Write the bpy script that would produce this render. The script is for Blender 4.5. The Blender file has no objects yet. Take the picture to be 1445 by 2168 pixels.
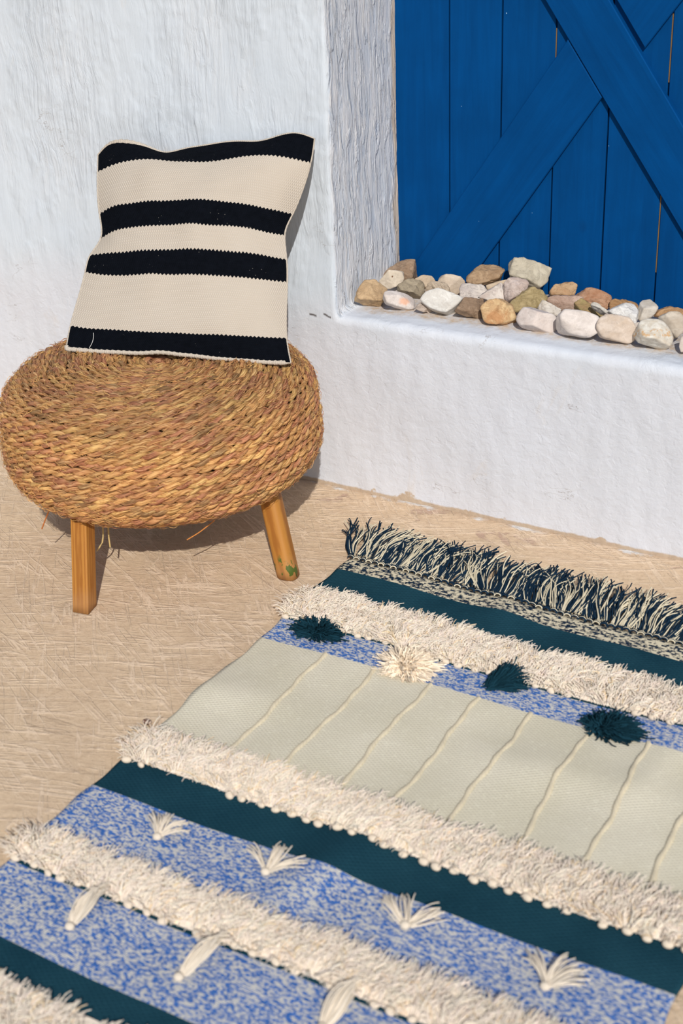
import bpy, bmesh, math, random
import numpy as np
from mathutils import Vector, Matrix, noise

S = bpy.context.scene
random.seed(7)
rng = np.random.default_rng(7)

# ------------------------------------------------------------------ camera
F_PX = 2933.46
RIGHT = Vector((0.86847, 0.494397, -0.036484))
UP = Vector((-0.195515, 0.409216, 0.891244))
FWD = Vector((-0.455558, 0.766886, -0.452054))
CAM = Vector((1.4749, -2.48554, 1.39863))
cd = bpy.data.cameras.new('camera')
cam = bpy.data.objects.new('camera', cd)
S.collection.objects.link(cam)
cam.matrix_world = Matrix(((RIGHT.x, UP.x, -FWD.x, CAM.x),
                           (RIGHT.y, UP.y, -FWD.y, CAM.y),
                           (RIGHT.z, UP.z, -FWD.z, CAM.z), (0, 0, 0, 1)))
cd.sensor_fit = 'VERTICAL'
cd.sensor_height = 36
cd.lens = F_PX * 36 / 2168
cd.clip_start = 0.05
cd.dof.use_dof = True
cd.dof.focus_distance = 3.05
cd.dof.aperture_fstop = 4.2
S.camera = cam

# ------------------------------------------------------------------ light
SUN_AZ, SUN_EL = math.radians(34), math.radians(37.5)   # sunlight travels towards the wall and slightly to the left
SUN_POWER, SKY_POWER, EXPOSURE = 3.45, 0.085, 0.0
sd = bpy.data.lights.new('sun', 'SUN')
sun = bpy.data.objects.new('sun', sd)
S.collection.objects.link(sun)
sd.energy = SUN_POWER
sd.color = (1.0, 0.965, 0.91)
sd.angle = math.radians(0.55)
travel = Vector((-math.sin(SUN_AZ) * math.cos(SUN_EL), math.cos(SUN_AZ) * math.cos(SUN_EL), -math.sin(SUN_EL)))
sun.rotation_euler = travel.to_track_quat('-Z', 'Y').to_euler()
sun.location = (1.5, -3, 3)
W = bpy.data.worlds.new('sky')
S.world = W
W.use_nodes = True
wt = W.node_tree
wt.nodes.clear()
sk = wt.nodes.new('ShaderNodeTexSky')
sk.sky_type = 'NISHITA'
sk.sun_disc = False
sk.sun_elevation = SUN_EL
sk.sun_rotation = math.pi - SUN_AZ
bg = wt.nodes.new('ShaderNodeBackground')
bg.inputs['Strength'].default_value = SKY_POWER
wo = wt.nodes.new('ShaderNodeOutputWorld')
wt.links.new(sk.outputs[0], bg.inputs[0])
wt.links.new(bg.outputs[0], wo.inputs[0])
S.view_settings.view_transform = 'Standard'
S.view_settings.look = 'None'
S.view_settings.gamma = 1
S.view_settings.use_curve_mapping = False
S.view_settings.exposure = EXPOSURE


# ------------------------------------------------------------------ helpers
def lin(r, g, b):
    f = lambda c: c / 12.92 if c <= 0.04045 else ((c + 0.055) / 1.055) ** 2.4
    return (f(r / 255), f(g / 255), f(b / 255), 1)


class N:
    """small node-tree builder"""
    def __init__(s, name, rough=0.85, spec=0.2):
        s.m = bpy.data.materials.new(name)
        s.m.use_nodes = True
        s.t = s.m.node_tree
        s.b = s.t.nodes['Principled BSDF']
        s.b.inputs['Roughness'].default_value = rough
        s.b.inputs['Specular IOR Level'].default_value = spec

    def n(s, kind, **kw):
        x = s.t.nodes.new(kind)
        for k, v in kw.items():
            setattr(x, k, v)
        return x

    def put(s, sock, v):
        if hasattr(v, 'is_output') or isinstance(v, bpy.types.NodeSocket):
            s.t.links.new(v, sock)
        else:
            sock.default_value = v

    def coord(s, which='Object', scale=(1, 1, 1), rot=(0, 0, 0), vec=None):
        if vec is None:
            vec = s.n('ShaderNodeTexCoord').outputs[which]
        mp = s.n('ShaderNodeMapping')
        s.put(mp.inputs[0], vec)
        mp.inputs['Scale'].default_value = scale
        mp.inputs['Rotation'].default_value = rot
        return mp.outputs[0]

    def noise(s, vec, scale, detail=4, rough=0.55, dist=0.0):
        x = s.n('ShaderNodeTexNoise')
        s.put(x.inputs['Vector'], vec)
        x.inputs['Scale'].default_value = scale
        x.inputs['Detail'].default_value = detail
        x.inputs['Roughness'].default_value = rough
        x.inputs['Distortion'].default_value = dist
        return x.outputs['Fac']

    def voro(s, vec, scale, feature='F1'):
        x = s.n('ShaderNodeTexVoronoi', feature=feature)
        s.put(x.inputs['Vector'], vec)
        x.inputs['Scale'].default_value = scale
        return x.outputs['Distance']

    def ramp(s, fac, *stops, interp='LINEAR'):
        x = s.n('ShaderNodeValToRGB')
        x.color_ramp.interpolation = interp
        e = x.color_ramp.elements
        while len(e) < len(stops):
            e.new(0.5)
        for i, (p, c) in enumerate(stops):
            e[i].position = p
            e[i].color = c if hasattr(c, '__len__') else (c, c, c, 1)
        s.put(x.inputs[0], fac)
        return x.outputs[0]

    def mix(s, fac, a, b, mode='MIX'):
        x = s.n('ShaderNodeMix', data_type='RGBA', blend_type=mode)
        s.put(x.inputs[0], fac)
        s.put(x.inputs[6], a)
        s.put(x.inputs[7], b)
        return x.outputs[2]

    def math(s, op, a, b=0.0, c=None):
        x = s.n('ShaderNodeMath', operation=op)
        s.put(x.inputs[0], a)
        s.put(x.inputs[1], b)
        if c is not None:
            s.put(x.inputs[2], c)
        return x.outputs[0]

    def sep(s, vec):
        x = s.n('ShaderNodeSeparateXYZ')
        s.put(x.inputs[0], vec)
        return x.outputs

    def comb(s, x_, y_, z_):
        x = s.n('ShaderNodeCombineXYZ')
        for i, v in enumerate((x_, y_, z_)):
            s.put(x.inputs[i], v)
        return x.outputs[0]

    def attr(s, name):
        return s.n('ShaderNodeAttribute', attribute_name=name).outputs['Color']

    def color(s, c):
        s.put(s.b.inputs['Base Color'], c)
        return s

    def bump(s, h, strength=0.5, dist=0.002, prev=None):
        x = s.n('ShaderNodeBump')
        x.inputs['Strength'].default_value = strength
        x.inputs['Distance'].default_value = dist
        s.put(x.inputs['Height'], h)
        if prev is not None:
            s.put(x.inputs['Normal'], prev)
        s.t.links.new(x.outputs[0], s.b.inputs['Normal'])
        return x.outputs[0]


def np_mesh(name, V, Q, mat, cols=None, uv=None, smooth=True, parent=None, extra_mats=(), mat_idx=None):
    """mesh object from numpy verts (n,3) and quads/tris (m,k)"""
    me = bpy.data.meshes.new(name)
    V = np.asarray(V, np.float32)
    Q = np.asarray(Q, np.int32)
    k = Q.shape[1]
    me.vertices.add(len(V))
    me.vertices.foreach_set('co', V.ravel())
    me.loops.add(Q.size)
    me.loops.foreach_set('vertex_index', Q.ravel())
    me.polygons.add(len(Q))
    me.polygons.foreach_set('loop_start', np.arange(0, Q.size, k, dtype=np.int32))
    if smooth:
        me.polygons.foreach_set('use_smooth', np.ones(len(Q), bool))
    if mat is not None:
        me.materials.append(mat)
    for m in extra_mats:
        me.materials.append(m)
    if mat_idx is not None:
        me.polygons.foreach_set('material_index', np.asarray(mat_idx, np.int32))
    me.update(calc_edges=True)
    if cols is not None:
        a = me.color_attributes.new('tint', 'FLOAT_COLOR', 'POINT')
        c = np.ones((len(V), 4), np.float32)
        c[:, :3] = cols
        a.data.foreach_set('color', c.ravel())
    if uv is not None:
        u = me.uv_layers.new(name='UVMap')
        u.data.foreach_set('uv', np.asarray(uv, np.float32)[Q.ravel()].ravel())
    me.validate()
    o = bpy.data.objects.new(name, me)
    S.collection.objects.link(o)
    if parent is not None:
        o.parent = parent
    return o


def bm_obj(name, bm, mat, parent=None, smooth=False):
    me = bpy.data.meshes.new(name)
    bmesh.ops.recalc_face_normals(bm, faces=bm.faces)
    bm.to_mesh(me)
    bm.free()
    me.materials.append(mat)
    if smooth:
        for p in me.polygons:
            p.use_smooth = True
    o = bpy.data.objects.new(name, me)
    S.collection.objects.link(o)
    if parent is not None:
        o.parent = parent
    return o


def empty(name, loc, label, cat, group=None):
    o = bpy.data.objects.new(name, None)
    o.empty_display_size = 0.05
    S.collection.objects.link(o)
    o.location = loc
    o['label'] = label
    o['category'] = cat
    if group:
        o['group'] = group
    return o


def tubes(P, rad, sides=3, cap=True):
    """P (n,k,3) paths, rad (n,k) radii -> verts, quads"""
    P = np.asarray(P, float)
    n, k, _ = P.shape
    T = np.gradient(P, axis=1)
    T /= np.linalg.norm(T, axis=2, keepdims=True) + 1e-12
    ref = np.where(np.abs(T[..., 2:3]) > 0.9, np.array([1., 0, 0]), np.array([0, 0, 1.]))
    A = np.cross(T, ref)
    A /= np.linalg.norm(A, axis=2, keepdims=True) + 1e-12
    B = np.cross(T, A)
    ang = np.arange(sides) * 2 * np.pi / sides
    rad = np.broadcast_to(np.asarray(rad, float), (n, k))
    V = (P[:, :, None, :] + rad[:, :, None, None] * (np.cos(ang)[None, None, :, None] * A[:, :, None, :]
                                                     + np.sin(ang)[None, None, :, None] * B[:, :, None, :]))
    idx = np.arange(n * k * sides).reshape(n, k, sides)
    a = idx[:, :-1, :]
    b = idx[:, 1:, :]
    Q = np.stack([a, np.roll(a, -1, 2), np.roll(b, -1, 2), b], -1).reshape(-1, 4)
    return V.reshape(-1, 3), Q


def fuse(parts):
    """join [(V,Q,cols)]"""
    Vs, Qs, Cs, o = [], [], [], 0
    for V, Q, c in parts:
        Vs.append(V)
        Qs.append(Q + o)
        Cs.append(np.broadcast_to(c, (len(V), 3)))
        o += len(V)
    return np.concatenate(Vs), np.concatenate(Qs), np.concatenate(Cs)


def grid_quads(nu, nv):
    i = np.arange(nu * nv).reshape(nv, nu)
    return np.stack([i[:-1, :-1], i[:-1, 1:], i[1:, 1:], i[1:, :-1]], -1).reshape(-1, 4)


def ico(sub):
    bm = bmesh.new()
    bmesh.ops.create_icosphere(bm, subdivisions=sub, radius=1)
    V = np.array([v.co[:] for v in bm.verts])
    T = np.array([[v.index for v in f.verts] for f in bm.faces])
    bm.free()
    return V, T


# ------------------------------------------------------------------ setting: whitewashed wall with a recessed opening
H = 0.42            # sill height
DEPTH = 0.30        # recess depth


def wall_material():
    m = N('whitewash', 0.78, 0.18)
    obj = m.n('ShaderNodeTexCoord').outputs['Object']
    x, y, z = m.sep(obj)
    # brushed strokes: mostly vertical, wandering
    warp = m.noise(m.coord(vec=obj, scale=(1, 1, 0.8)), 6, 2.5, 0.5)
    wx = m.math('MULTIPLY_ADD', warp, 0.07, x)
    wy = m.math('MULTIPLY_ADD', warp, 0.06, y)
    strokes_v = m.comb(m.math('MULTIPLY', wx, 1), m.math('MULTIPLY', wy, 1), m.math('MULTIPLY', z, 0.075))
    st = m.noise(strokes_v, 100, 6, 0.66, 0.7)
    st2 = m.noise(strokes_v, 30, 3, 0.5, 0.4)
    gran = m.noise(obj, 60, 6, 0.62, 0.5)
    lump = m.noise(obj, 22, 4, 0.55, 0.8)
    pits = m.ramp(m.voro(obj, 75), (0.0, 0.0), (0.22, 1.0))
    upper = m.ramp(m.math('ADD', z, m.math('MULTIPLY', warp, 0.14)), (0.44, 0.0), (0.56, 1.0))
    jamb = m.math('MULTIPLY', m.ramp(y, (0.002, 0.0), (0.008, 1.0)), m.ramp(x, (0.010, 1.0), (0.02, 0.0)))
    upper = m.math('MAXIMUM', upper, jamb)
    # thick paint dragged by the brush: ridges on the jamb, faint on the face of the wall
    crust = m.ramp(m.noise(m.coord(vec=obj, scale=(1, 1, 0.22)), 42, 5, 0.62, 0.9), (0.50, 0.0), (0.60, 1.0))
    patch = m.ramp(m.noise(m.coord(vec=obj, scale=(1, 1, 0.6)), 5, 4, 0.6), (0.45, 0.25), (0.62, 1.0))
    face = m.math('ADD', m.math('MULTIPLY', st, 0.95), m.math('MULTIPLY', st2, 0.55))
    face = m.math('MULTIPLY', m.math('ADD', face, m.math('MULTIPLY', lump, 0.42)), m.math('MULTIPLY', patch, 1.15))
    ridge = m.math('ADD', m.math('MULTIPLY', st, 1.0), m.math('MULTIPLY', st2, 0.75))
    ridge = m.math('ADD', ridge, m.math('MULTIPLY', crust, 0.7))
    brush = m.mix(jamb, face, ridge)
    rough = m.math('ADD', m.math('MULTIPLY', gran, 0.34), m.math('MULTIPLY', lump, 0.16))
    rough = m.math('ADD', rough, m.math('MULTIPLY', m.ramp(m.noise(obj, 34, 3, 0.5, 0.4), (0.60, 0.0), (0.66, 1.0)), -0.06))
    h = m.mix(upper, rough, brush)
    m.bump(h, 0.75, 0.007)
    # base colour, bluer on the upper wall, with thin worn patches
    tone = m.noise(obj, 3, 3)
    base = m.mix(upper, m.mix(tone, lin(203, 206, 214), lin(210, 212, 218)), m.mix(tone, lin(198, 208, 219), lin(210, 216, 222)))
    base = m.mix(jamb, base, m.mix(m.ramp(st, (0.36, 0.0), (0.62, 1.0)), lin(198, 207, 219), lin(227, 227, 229)))  # groove shade and ridge highlights of the strokes put into the jamb colour
    worn = m.ramp(m.noise(m.coord(vec=obj, scale=(1, 1, 0.5)), 9, 6, 0.65, 0.6), (0.64, 0.0), (0.78, 0.40))
    c = m.mix(worn, base, lin(206, 190, 170))
    thin = m.ramp(m.noise(strokes_v, 120, 3), (0.58, 0.0), (0.75, 0.30))
    c = m.mix(m.math('MULTIPLY', thin, jamb), c, lin(196, 184, 168))
    # bare plaster where the jamb meets the shutter
    n1 = m.noise(m.coord(vec=obj, scale=(1, 1, 0.25)), 30, 4)
    edge = m.ramp(m.math('MULTIPLY_ADD', n1, 0.05, y), (0.303, 0.0), (0.312, 0.8))
    low = m.ramp(x, (0.03, 1.0), (0.06, 0.0))
    c = m.mix(m.math('MULTIPLY', edge, low), c, lin(206, 186, 162))
    # grit and dust collected on the sill
    n2 = m.noise(obj, 25, 5, 0.65)
    n3 = m.noise(obj, 70, 5, 0.65)
    dz = m.ramp(m.math('ABSOLUTE', m.math('SUBTRACT', z, H)), (0.015, 1.0), (0.03, 0.0))
    dy = m.ramp(m.math('MULTIPLY_ADD', n2, 0.06, y), (0.075, 0.0), (0.10, 1.0))
    dx = m.ramp(x, (0.02, 0.0), (0.06, 1.0))
    dust = m.math('MULTIPLY', m.math('MULTIPLY', dz, dy), m.math('MULTIPLY', dx, m.ramp(n3, (0.38, 0.25), (0.62, 0.9))))
    c = m.mix(dust, c, lin(190, 168, 142))
    # dirty foot of the wall
    fl = m.math('MULTIPLY', m.ramp(m.noise(obj, 9, 5, 0.6), (0.54, 0.0), (0.70, 1.0)), 0.018)
    fl = m.math('ADD', fl, m.math('MULTIPLY', m.noise(obj, 40, 5, 0.7), 0.008))
    foot = m.ramp(m.math('SUBTRACT', z, fl), (-0.002, 1.0), (0.001, 0.0))
    c = m.mix(foot, c, m.mix(m.noise(obj, 90, 4), lin(168, 148, 128), lin(198, 180, 158)))
    cr = m.ramp(m.math('ABSOLUTE', m.math('SUBTRACT', m.noise(m.coord(vec=obj, scale=(0.6, 1, 1.5)), 7, 5, 0.6), 0.5)), (0.0, 0.6), (0.004, 0.0))
    c = m.mix(m.math('MULTIPLY', cr, m.ramp(m.noise(obj, 6, 2), (0.58, 0.0), (0.66, 0.8))), c, lin(120, 100, 85))
    # two short open cracks beside the corner of the opening
    for x0, x1, z0, tilt in ((-0.062, -0.044, 0.4105, -0.10), (-0.026, -0.008, 0.4145, -0.35)):
        zz = m.math('SUBTRACT', z, m.math('MULTIPLY_ADD', m.math('SUBTRACT', x, x0), tilt, z0))
        zz = m.math('ADD', zz, m.math('MULTIPLY', m.math('SUBTRACT', gran, 0.5), 0.010))
        inside = m.math('MULTIPLY', m.math('GREATER_THAN', x, x0), m.math('LESS_THAN', x, x1))
        c = m.mix(m.math('MULTIPLY', inside, m.ramp(m.math('ABSOLUTE', zz), (0.0011, 0.95), (0.002, 0.0))), c, lin(60, 44, 36))
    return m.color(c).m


def build_wall():
    bm = bmesh.new()

    def box(x0, x1, y0, y1, z0, z1):
        r = bmesh.ops.create_cube(bm, size=1)
        for v in r['verts']:
            v.co = Vector((x0 + (v.co.x + .5) * (x1 - x0), y0 + (v.co.y + .5) * (y1 - y0), z0 + (v.co.z + .5) * (z1 - z0)))
    box(-1.6, 0.004, 0, 0.46, -0.06, 1.75)      # pier left of the opening
    prof = [(0.46, -0.06), (0.0, -0.06)]        # low wall and sill, with a worn round front edge
    rad = 0.017
    for i in range(7):
        a = math.pi / 2 * i / 6
        prof.append((rad - rad * math.cos(a), H - 0.006 - rad + rad * math.sin(a)))
    prof += [(0.20, H), (0.46, H)]
    A = [bm.verts.new((-0.3, p, q)) for p, q in prof]
    B = [bm.verts.new((1.5, p, q)) for p, q in prof]
    bm.faces.new(A)
    bm.faces.new(B[::-1])
    for i in range(len(A)):
        j = (i + 1) % len(A)
        bm.faces.new((A[j], A[i], B[i], B[j]))
    box(1.18, 1.9, 0, 0.46, -0.06, 1.75)        # pier right of the opening
    box(-0.3, 1.5, 0, 0.46, 1.52, 1.75)         # lintel
    box(-0.3, 1.5, 0.36, 0.46, 0.2, 1.75)       # back of the recess
    me = bpy.data.meshes.new('wall_back')
    bmesh.ops.recalc_face_normals(bm, faces=bm.faces)
    bm.to_mesh(me)
    bm.free()
    o = bpy.data.objects.new('wall_back', me)
    S.collection.objects.link(o)
    r = o.modifiers.new('r', 'REMESH')
    r.mode = 'VOXEL'
    r.voxel_size = 0.006
    s = o.modifiers.new('s', 'SMOOTH')
    s.factor = 0.5
    s.iterations = 2
    dg = bpy.context.evaluated_depsgraph_get()
    me2 = bpy.data.meshes.new_from_object(o.evaluated_get(dg))
    o.modifiers.clear()
    o.data = me2
    n = len(me2.vertices)
    co = np.empty(n * 3, np.float32)
    no = np.empty(n * 3, np.float32)
    me2.vertices.foreach_get('co', co)
    me2.vertices.foreach_get('normal', no)
    co = co.reshape(-1, 3)
    no = no.reshape(-1, 3)
    d = np.empty(n, np.float32)
    for i in range(n):
        p = Vector(co[i])
        if p.y > 0.34:
            d[i] = 0
            continue
        d[i] = (0.0050 * noise.noise(p * 5) + 0.0014 * noise.noise(Vector((p.x * 30, p.y * 30, p.z * 14)))
                + 0.0005 * noise.noise(p * 70))
    co = co + no * d[:, None]
    me2.vertices.foreach_set('co', co.ravel())
    # the wall runs on past both sides and above the part that is seen
    bm = bmesh.new()
    bm.from_mesh(me2)
    for x0, x1, z0, z1 in ((-5.0, -1.56, -0.06, 2.7), (1.86, 5.0, -0.06, 2.7), (-1.57, 1.87, 1.72, 2.7)):
        r = bmesh.ops.create_cube(bm, size=1)
        for v in r['verts']:
            v.co = Vector((x0 + (v.co.x + .5) * (x1 - x0), 0.003 + (v.co.y + .5) * 0.45, z0 + (v.co.z + .5) * (z1 - z0)))
    bm.to_mesh(me2)
    bm.free()
    me2.polygons.foreach_set('use_smooth', np.ones(len(me2.polygons), bool))
    me2.materials.clear()
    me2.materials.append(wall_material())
    me2.update()
    o['kind'] = 'structure'
    o['label'] = 'whitewashed plaster wall with a deep recessed opening and low sill'
    return o


build_wall()


def floor_material():
    m = N('scraped_concrete', 0.9, 0.12)
    obj = m.n('ShaderNodeTexCoord').outputs['Object']
    x, y, z = m.sep(obj)

    def scratch(ang, along, across, seed, w):
        v = m.coord(vec=m.coord(vec=obj, rot=(0, 0, -math.radians(ang))), scale=(along, across, 1))
        nz = m.noise(v, 1.0, 2.5, 0.55, 0.5)
        line = m.ramp(m.math('ABSOLUTE', m.math('SUBTRACT', nz, 0.5)), (0.0, 1.0), (w, 0.0))
        mask = m.ramp(m.noise(m.coord(vec=obj, rot=(0, 0, seed)), 4.0 + seed, 4), (0.42, 0.0), (0.56, 1.0))
        brk = m.ramp(m.noise(obj, 38 + 9 * seed, 3), (0.30, 0.0), (0.46, 1.0))
        return m.math('MULTIPLY', m.math('MULTIPLY', line, mask), brk)
    s1 = scratch(27, 2.6, 38, 0.3, 0.030)
    s2 = scratch(17, 3.2, 52, 1.1, 0.032)
    s3 = scratch(-28, 2.5, 34, 2.0, 0.030)
    s4 = scratch(-50, 2.8, 40, 2.9, 0.028)
    sc = m.math('MINIMUM', m.math('ADD', m.math('ADD', s1, s2), m.math('ADD', s3, s4)), 1.0)
    grain = m.noise(obj, 210, 5, 0.7)
    mid = m.noise(m.coord(vec=m.coord(vec=obj, rot=(0, 0, -0.42)), scale=(1, 1.35, 1)), 55, 6, 0.68, 0.3)
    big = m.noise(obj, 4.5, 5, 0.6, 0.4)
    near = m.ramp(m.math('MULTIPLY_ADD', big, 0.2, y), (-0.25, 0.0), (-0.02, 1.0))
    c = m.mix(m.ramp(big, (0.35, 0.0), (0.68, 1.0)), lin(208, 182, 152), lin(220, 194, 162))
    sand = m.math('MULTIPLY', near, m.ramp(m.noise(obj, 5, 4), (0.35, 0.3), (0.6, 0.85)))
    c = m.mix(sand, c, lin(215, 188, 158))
    c = m.mix(m.ramp(mid, (0.36, 0.40), (0.54, 0.0)), c, lin(184, 156, 128))
    c = m.mix(m.ramp(mid, (0.55, 0.0), (0.75, 0.30)), c, lin(234, 212, 188))
    # pinkish scuffed patches where the top coat has come off
    pk = m.ramp(m.noise(m.coord(vec=obj, scale=(0.7, 1.3, 1), rot=(0, 0, 0.1)), 9, 8, 0.68, 0.6), (0.585, 0.0), (0.63, 0.8))
    c = m.mix(m.math('MULTIPLY', pk, m.math('MULTIPLY_ADD', near, 0.9, 0.1)), c, lin(182, 152, 134))
    c = m.mix(m.math('MULTIPLY', sc, 0.58), c, lin(238, 214, 187))
    c = m.mix(m.ramp(grain, (0.30, 0.45), (0.46, 0.0)), c, lin(160, 132, 106))
    sp = m.ramp(m.voro(obj, 55), (0.03, 0.6), (0.06, 0.0))
    c = m.mix(m.math('MULTIPLY', sp, m.ramp(big, (0.5, 0.0), (0.6, 1.0))), c, lin(124, 100, 82))
    # grey joint and paint splashes along the wall foot
    w = m.math('MULTIPLY_ADD', m.noise(obj, 12, 6, 0.7), 0.05, y)
    c = m.mix(m.ramp(w, (0.008, 0.0), (0.034, 0.7)), c, lin(176, 156, 136))
    splash = m.math('MULTIPLY', m.ramp(m.math('MULTIPLY_ADD', m.noise(obj, 45, 6, 0.7), 0.06, y), (0.018, 0.0), (0.024, 0.95)), m.ramp(m.noise(obj, 8, 3), (0.5, 0.0), (0.58, 1.0)))
    c = m.mix(splash, c, lin(218, 216, 214))
    h = m.math('ADD', m.math('MULTIPLY', sc, 0.42), m.math('MULTIPLY', mid, 0.60))
    h = m.math('ADD', h, m.math('MULTIPLY', grain, 0.30))
    h = m.math('SUBTRACT', h, m.math('MULTIPLY', pk, 0.35))
    m.bump(h, 0.8, 0.0038)
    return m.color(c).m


def build_floor():
    nx, ny = 320, 220
    xs = np.linspace(-5.0, 5.0, nx)
    ys = np.linspace(-5.5, 0.06, ny)
    X, Y = np.meshgrid(xs, ys)
    Z = np.array([0.0022 * noise.noise(Vector((a * 4, b * 4, 0))) for a, b in zip(X.ravel(), Y.ravel())])
    Z -= 0.0024
    V = np.stack([X.ravel(), Y.ravel(), Z], 1)
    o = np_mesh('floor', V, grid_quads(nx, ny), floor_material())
    o['kind'] = 'structure'
    o['label'] = 'tan scraped concrete terrace floor'


build_floor()

# ------------------------------------------------------------------ blue plank shutter


def blue_material(name, ang):
    m = N(name, 0.75, 0.06)
    obj = m.n('ShaderNodeTexCoord').outputs['Object']
    g = m.coord(vec=obj, scale=(1, 1, 1), rot=(0, ang, 0))
    g = m.coord(vec=g, scale=(60, 30, 4))
    grain = m.noise(g, 1, 6, 0.62, 0.6)
    c = m.mix(m.ramp(grain, (0.3, 0.0), (0.7, 1.0)), lin(0, 62, 118), lin(0, 70, 131))
    c = m.mix(m.ramp(m.noise(obj, 7, 4), (0.35, 0.35), (0.6, 0.0)), c, lin(0, 53, 102))
    knot = m.ramp(m.voro(m.coord(vec=obj, scale=(1, 1, 0.7)), 6), (0.03, 0.6), (0.10, 0.0))
    c = m.mix(knot, c, lin(6, 44, 88))
    sp = m.ramp(m.voro(obj, 34), (0.035, 1.0), (0.055, 0.0))
    pick = m.ramp(m.noise(obj, 21, 2), (0.60, 0.0), (0.62, 1.0))
    c = m.mix(m.math('MULTIPLY', sp, pick), c, lin(150, 190, 215))
    h = m.math('ADD', m.math('MULTIPLY', grain, 0.6), m.math('MULTIPLY', m.noise(obj, 180, 4), 0.25))
    m.bump(h, 0.5, 0.0015)
    return m.color(c).m


m_bare = N('bare_plank_edge', 0.8)
m_bare.color(m_bare.mix(m_bare.noise(m_bare.coord(scale=(40, 40, 5)), 1, 4), lin(104, 80, 54), lin(138, 108, 72)))
M_BARE = m_bare.m


def chamfer_prism(poly, y0, y1, ch=0.003):
    """polygon (x,z) extruded from y0 (front) to y1, with the front edge chamfered"""
    bm = bmesh.new()
    n = len(poly)
    P = [Vector((p[0], 0, p[1])) for p in poly]
    c = sum(P, Vector()) / n
    ins = []
    for i in range(n):
        a = (P[i] - P[i - 1]).normalized()
        b = (P[(i + 1) % n] - P[i]).normalized()
        d = (b - a)
        d = d.normalized() if d.length > 1e-6 else (c - P[i]).normalized()
        s = max(0.35, abs(d.cross(b).length))
        if d.dot(c - P[i]) < 0:
            d = -d
        ins.append(P[i] + d * (ch / s))
    f = [bm.verts.new((p.x, y0, p.z)) for p in ins]
    m_ = [bm.verts.new((p.x, y0 + ch, p.z)) for p in P]
    k = [bm.verts.new((p.x, y1, p.z)) for p in P]
    bm.faces.new(f)
    bm.faces.new(k[::-1])
    for i in range(n):
        j = (i + 1) % n
        bm.faces.new((f[i], f[j], m_[j], m_[i]))
        bm.faces.new((m_[i], m_[j], k[j], k[i]))
    return bm


def build_shutter():
    root = bpy.data.objects.new('window_1', None)
    S.collection.objects.link(root)
    root['kind'] = 'structure'
    root['label'] = 'blue painted plank shutter with crossed diagonal braces set in the recess'
    edges = [-0.03, 0.134, 0.2555, 0.376, 0.495, 0.6165, 0.738, 0.859, 0.98, 1.10, 1.20]
    bm = bmesh.new()
    for i in range(len(edges) - 1):
        gap = 0.0016
        b2 = chamfer_prism([(edges[i] + gap, H - 0.004), (edges[i + 1] - gap, H - 0.004),
                            (edges[i + 1] - gap, 1.56), (edges[i] + gap, 1.56)], DEPTH + random.uniform(-.0008, .0008), DEPTH + 0.022, 0.0014)
        tmp = bpy.data.meshes.new('tmp')
        b2.to_mesh(tmp)
        b2.free()
        bm.from_mesh(tmp)
        bpy.data.meshes.remove(tmp)
    pan = bm_obj('plank_panel', bm, blue_material('blue_planks', 0), root)
    # bare battens behind those gaps
    for gx, z0, z1 in ((0.376, 0.925, 0.985), (0.6165, 0.50, 0.665), (0.6165, 0.89, 1.02)):
        b = chamfer_prism([(gx - 0.01, z0), (gx + 0.01, z0), (gx + 0.01, z1), (gx - 0.01, z1)], DEPTH + 0.0012, DEPTH + 0.02, 0.0003)
        w = [v for v in b.verts]
        for v in w:
            v.co.x = gx + (v.co.x - gx) * 0.10
        bm_obj('bare_wood_slit', b, M_BARE, root)['label'] = 'bare unpainted wood showing in a plank gap'
    dA = Vector((0.580, -0.8146))
    nA = Vector((0.8146, 0.580))
    a0 = Vector((0.354, 1.041))
    t0, t1 = -0.56, 0.78
    q = [a0 + dA * t0, a0 + dA * t1, a0 + dA * t1 + nA * 0.112, a0 + dA * t0 + nA * 0.112]
    bm_obj('diagonal_brace', chamfer_prism([tuple(v) for v in q], DEPTH - 0.0135, DEPTH + 0.001, 0.0018),
           blue_material('blue_brace', math.atan2(dA.x, -dA.y)), root)
    matB = blue_material('blue_brace_rising', -math.radians(35))
    q = [(0.4838, 0.8555), (0.4055, 0.9655), (0.137, 0.581), (0.026, 0.422), (0.1835, 0.422)]
    bm_obj('diagonal_brace', chamfer_prism(q, DEPTH - 0.0125, DEPTH + 0.001, 0.0018), matB, root)
    dB = Vector((0.60, 0.80))
    b0 = Vector((0.5672, 0.9555))
    nB = Vector((-0.80, 0.60))
    q = [b0, b0 + dB * 0.8, b0 + dB * 0.8 + nB * 0.118, Vector((0.4935, 1.0595))]
    bm_obj('diagonal_brace', chamfer_prism([tuple(v) for v in q], DEPTH - 0.0120, DEPTH + 0.001, 0.0018), matB, root)


build_shutter()

# ------------------------------------------------------------------ woven stool
def straw_material():
    m = N('seagrass_rope', 0.62, 0.25)
    t = m.attr('tint')
    uvn = m.n('ShaderNodeUVMap').outputs[0]
    st = m.noise(m.coord(vec=uvn, scale=(1, 1, 1)), 1.0, 3, 0.6, 0.2)
    c = m.mix(m.ramp(st, (0.38, 0.90), (0.50, 0.0)), t, lin(146, 102, 66), 'MULTIPLY')
    c = m.mix(m.ramp(st, (0.54, 0.0), (0.64, 0.55)), c, lin(236, 202, 146))
    m.bump(st, 0.9, 0.0022)
    return m.color(c).m


PROF = np.array([(0, .402), (.0864, .412), (.1913, .416), (.284, .396), (.3249, .3527), (.328, .3075), (.3315, .2688),
                 (.333, .2288), (.3137, .1876), (.2559, .1542), (.1778, .1309), (.09, .12)])


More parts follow.
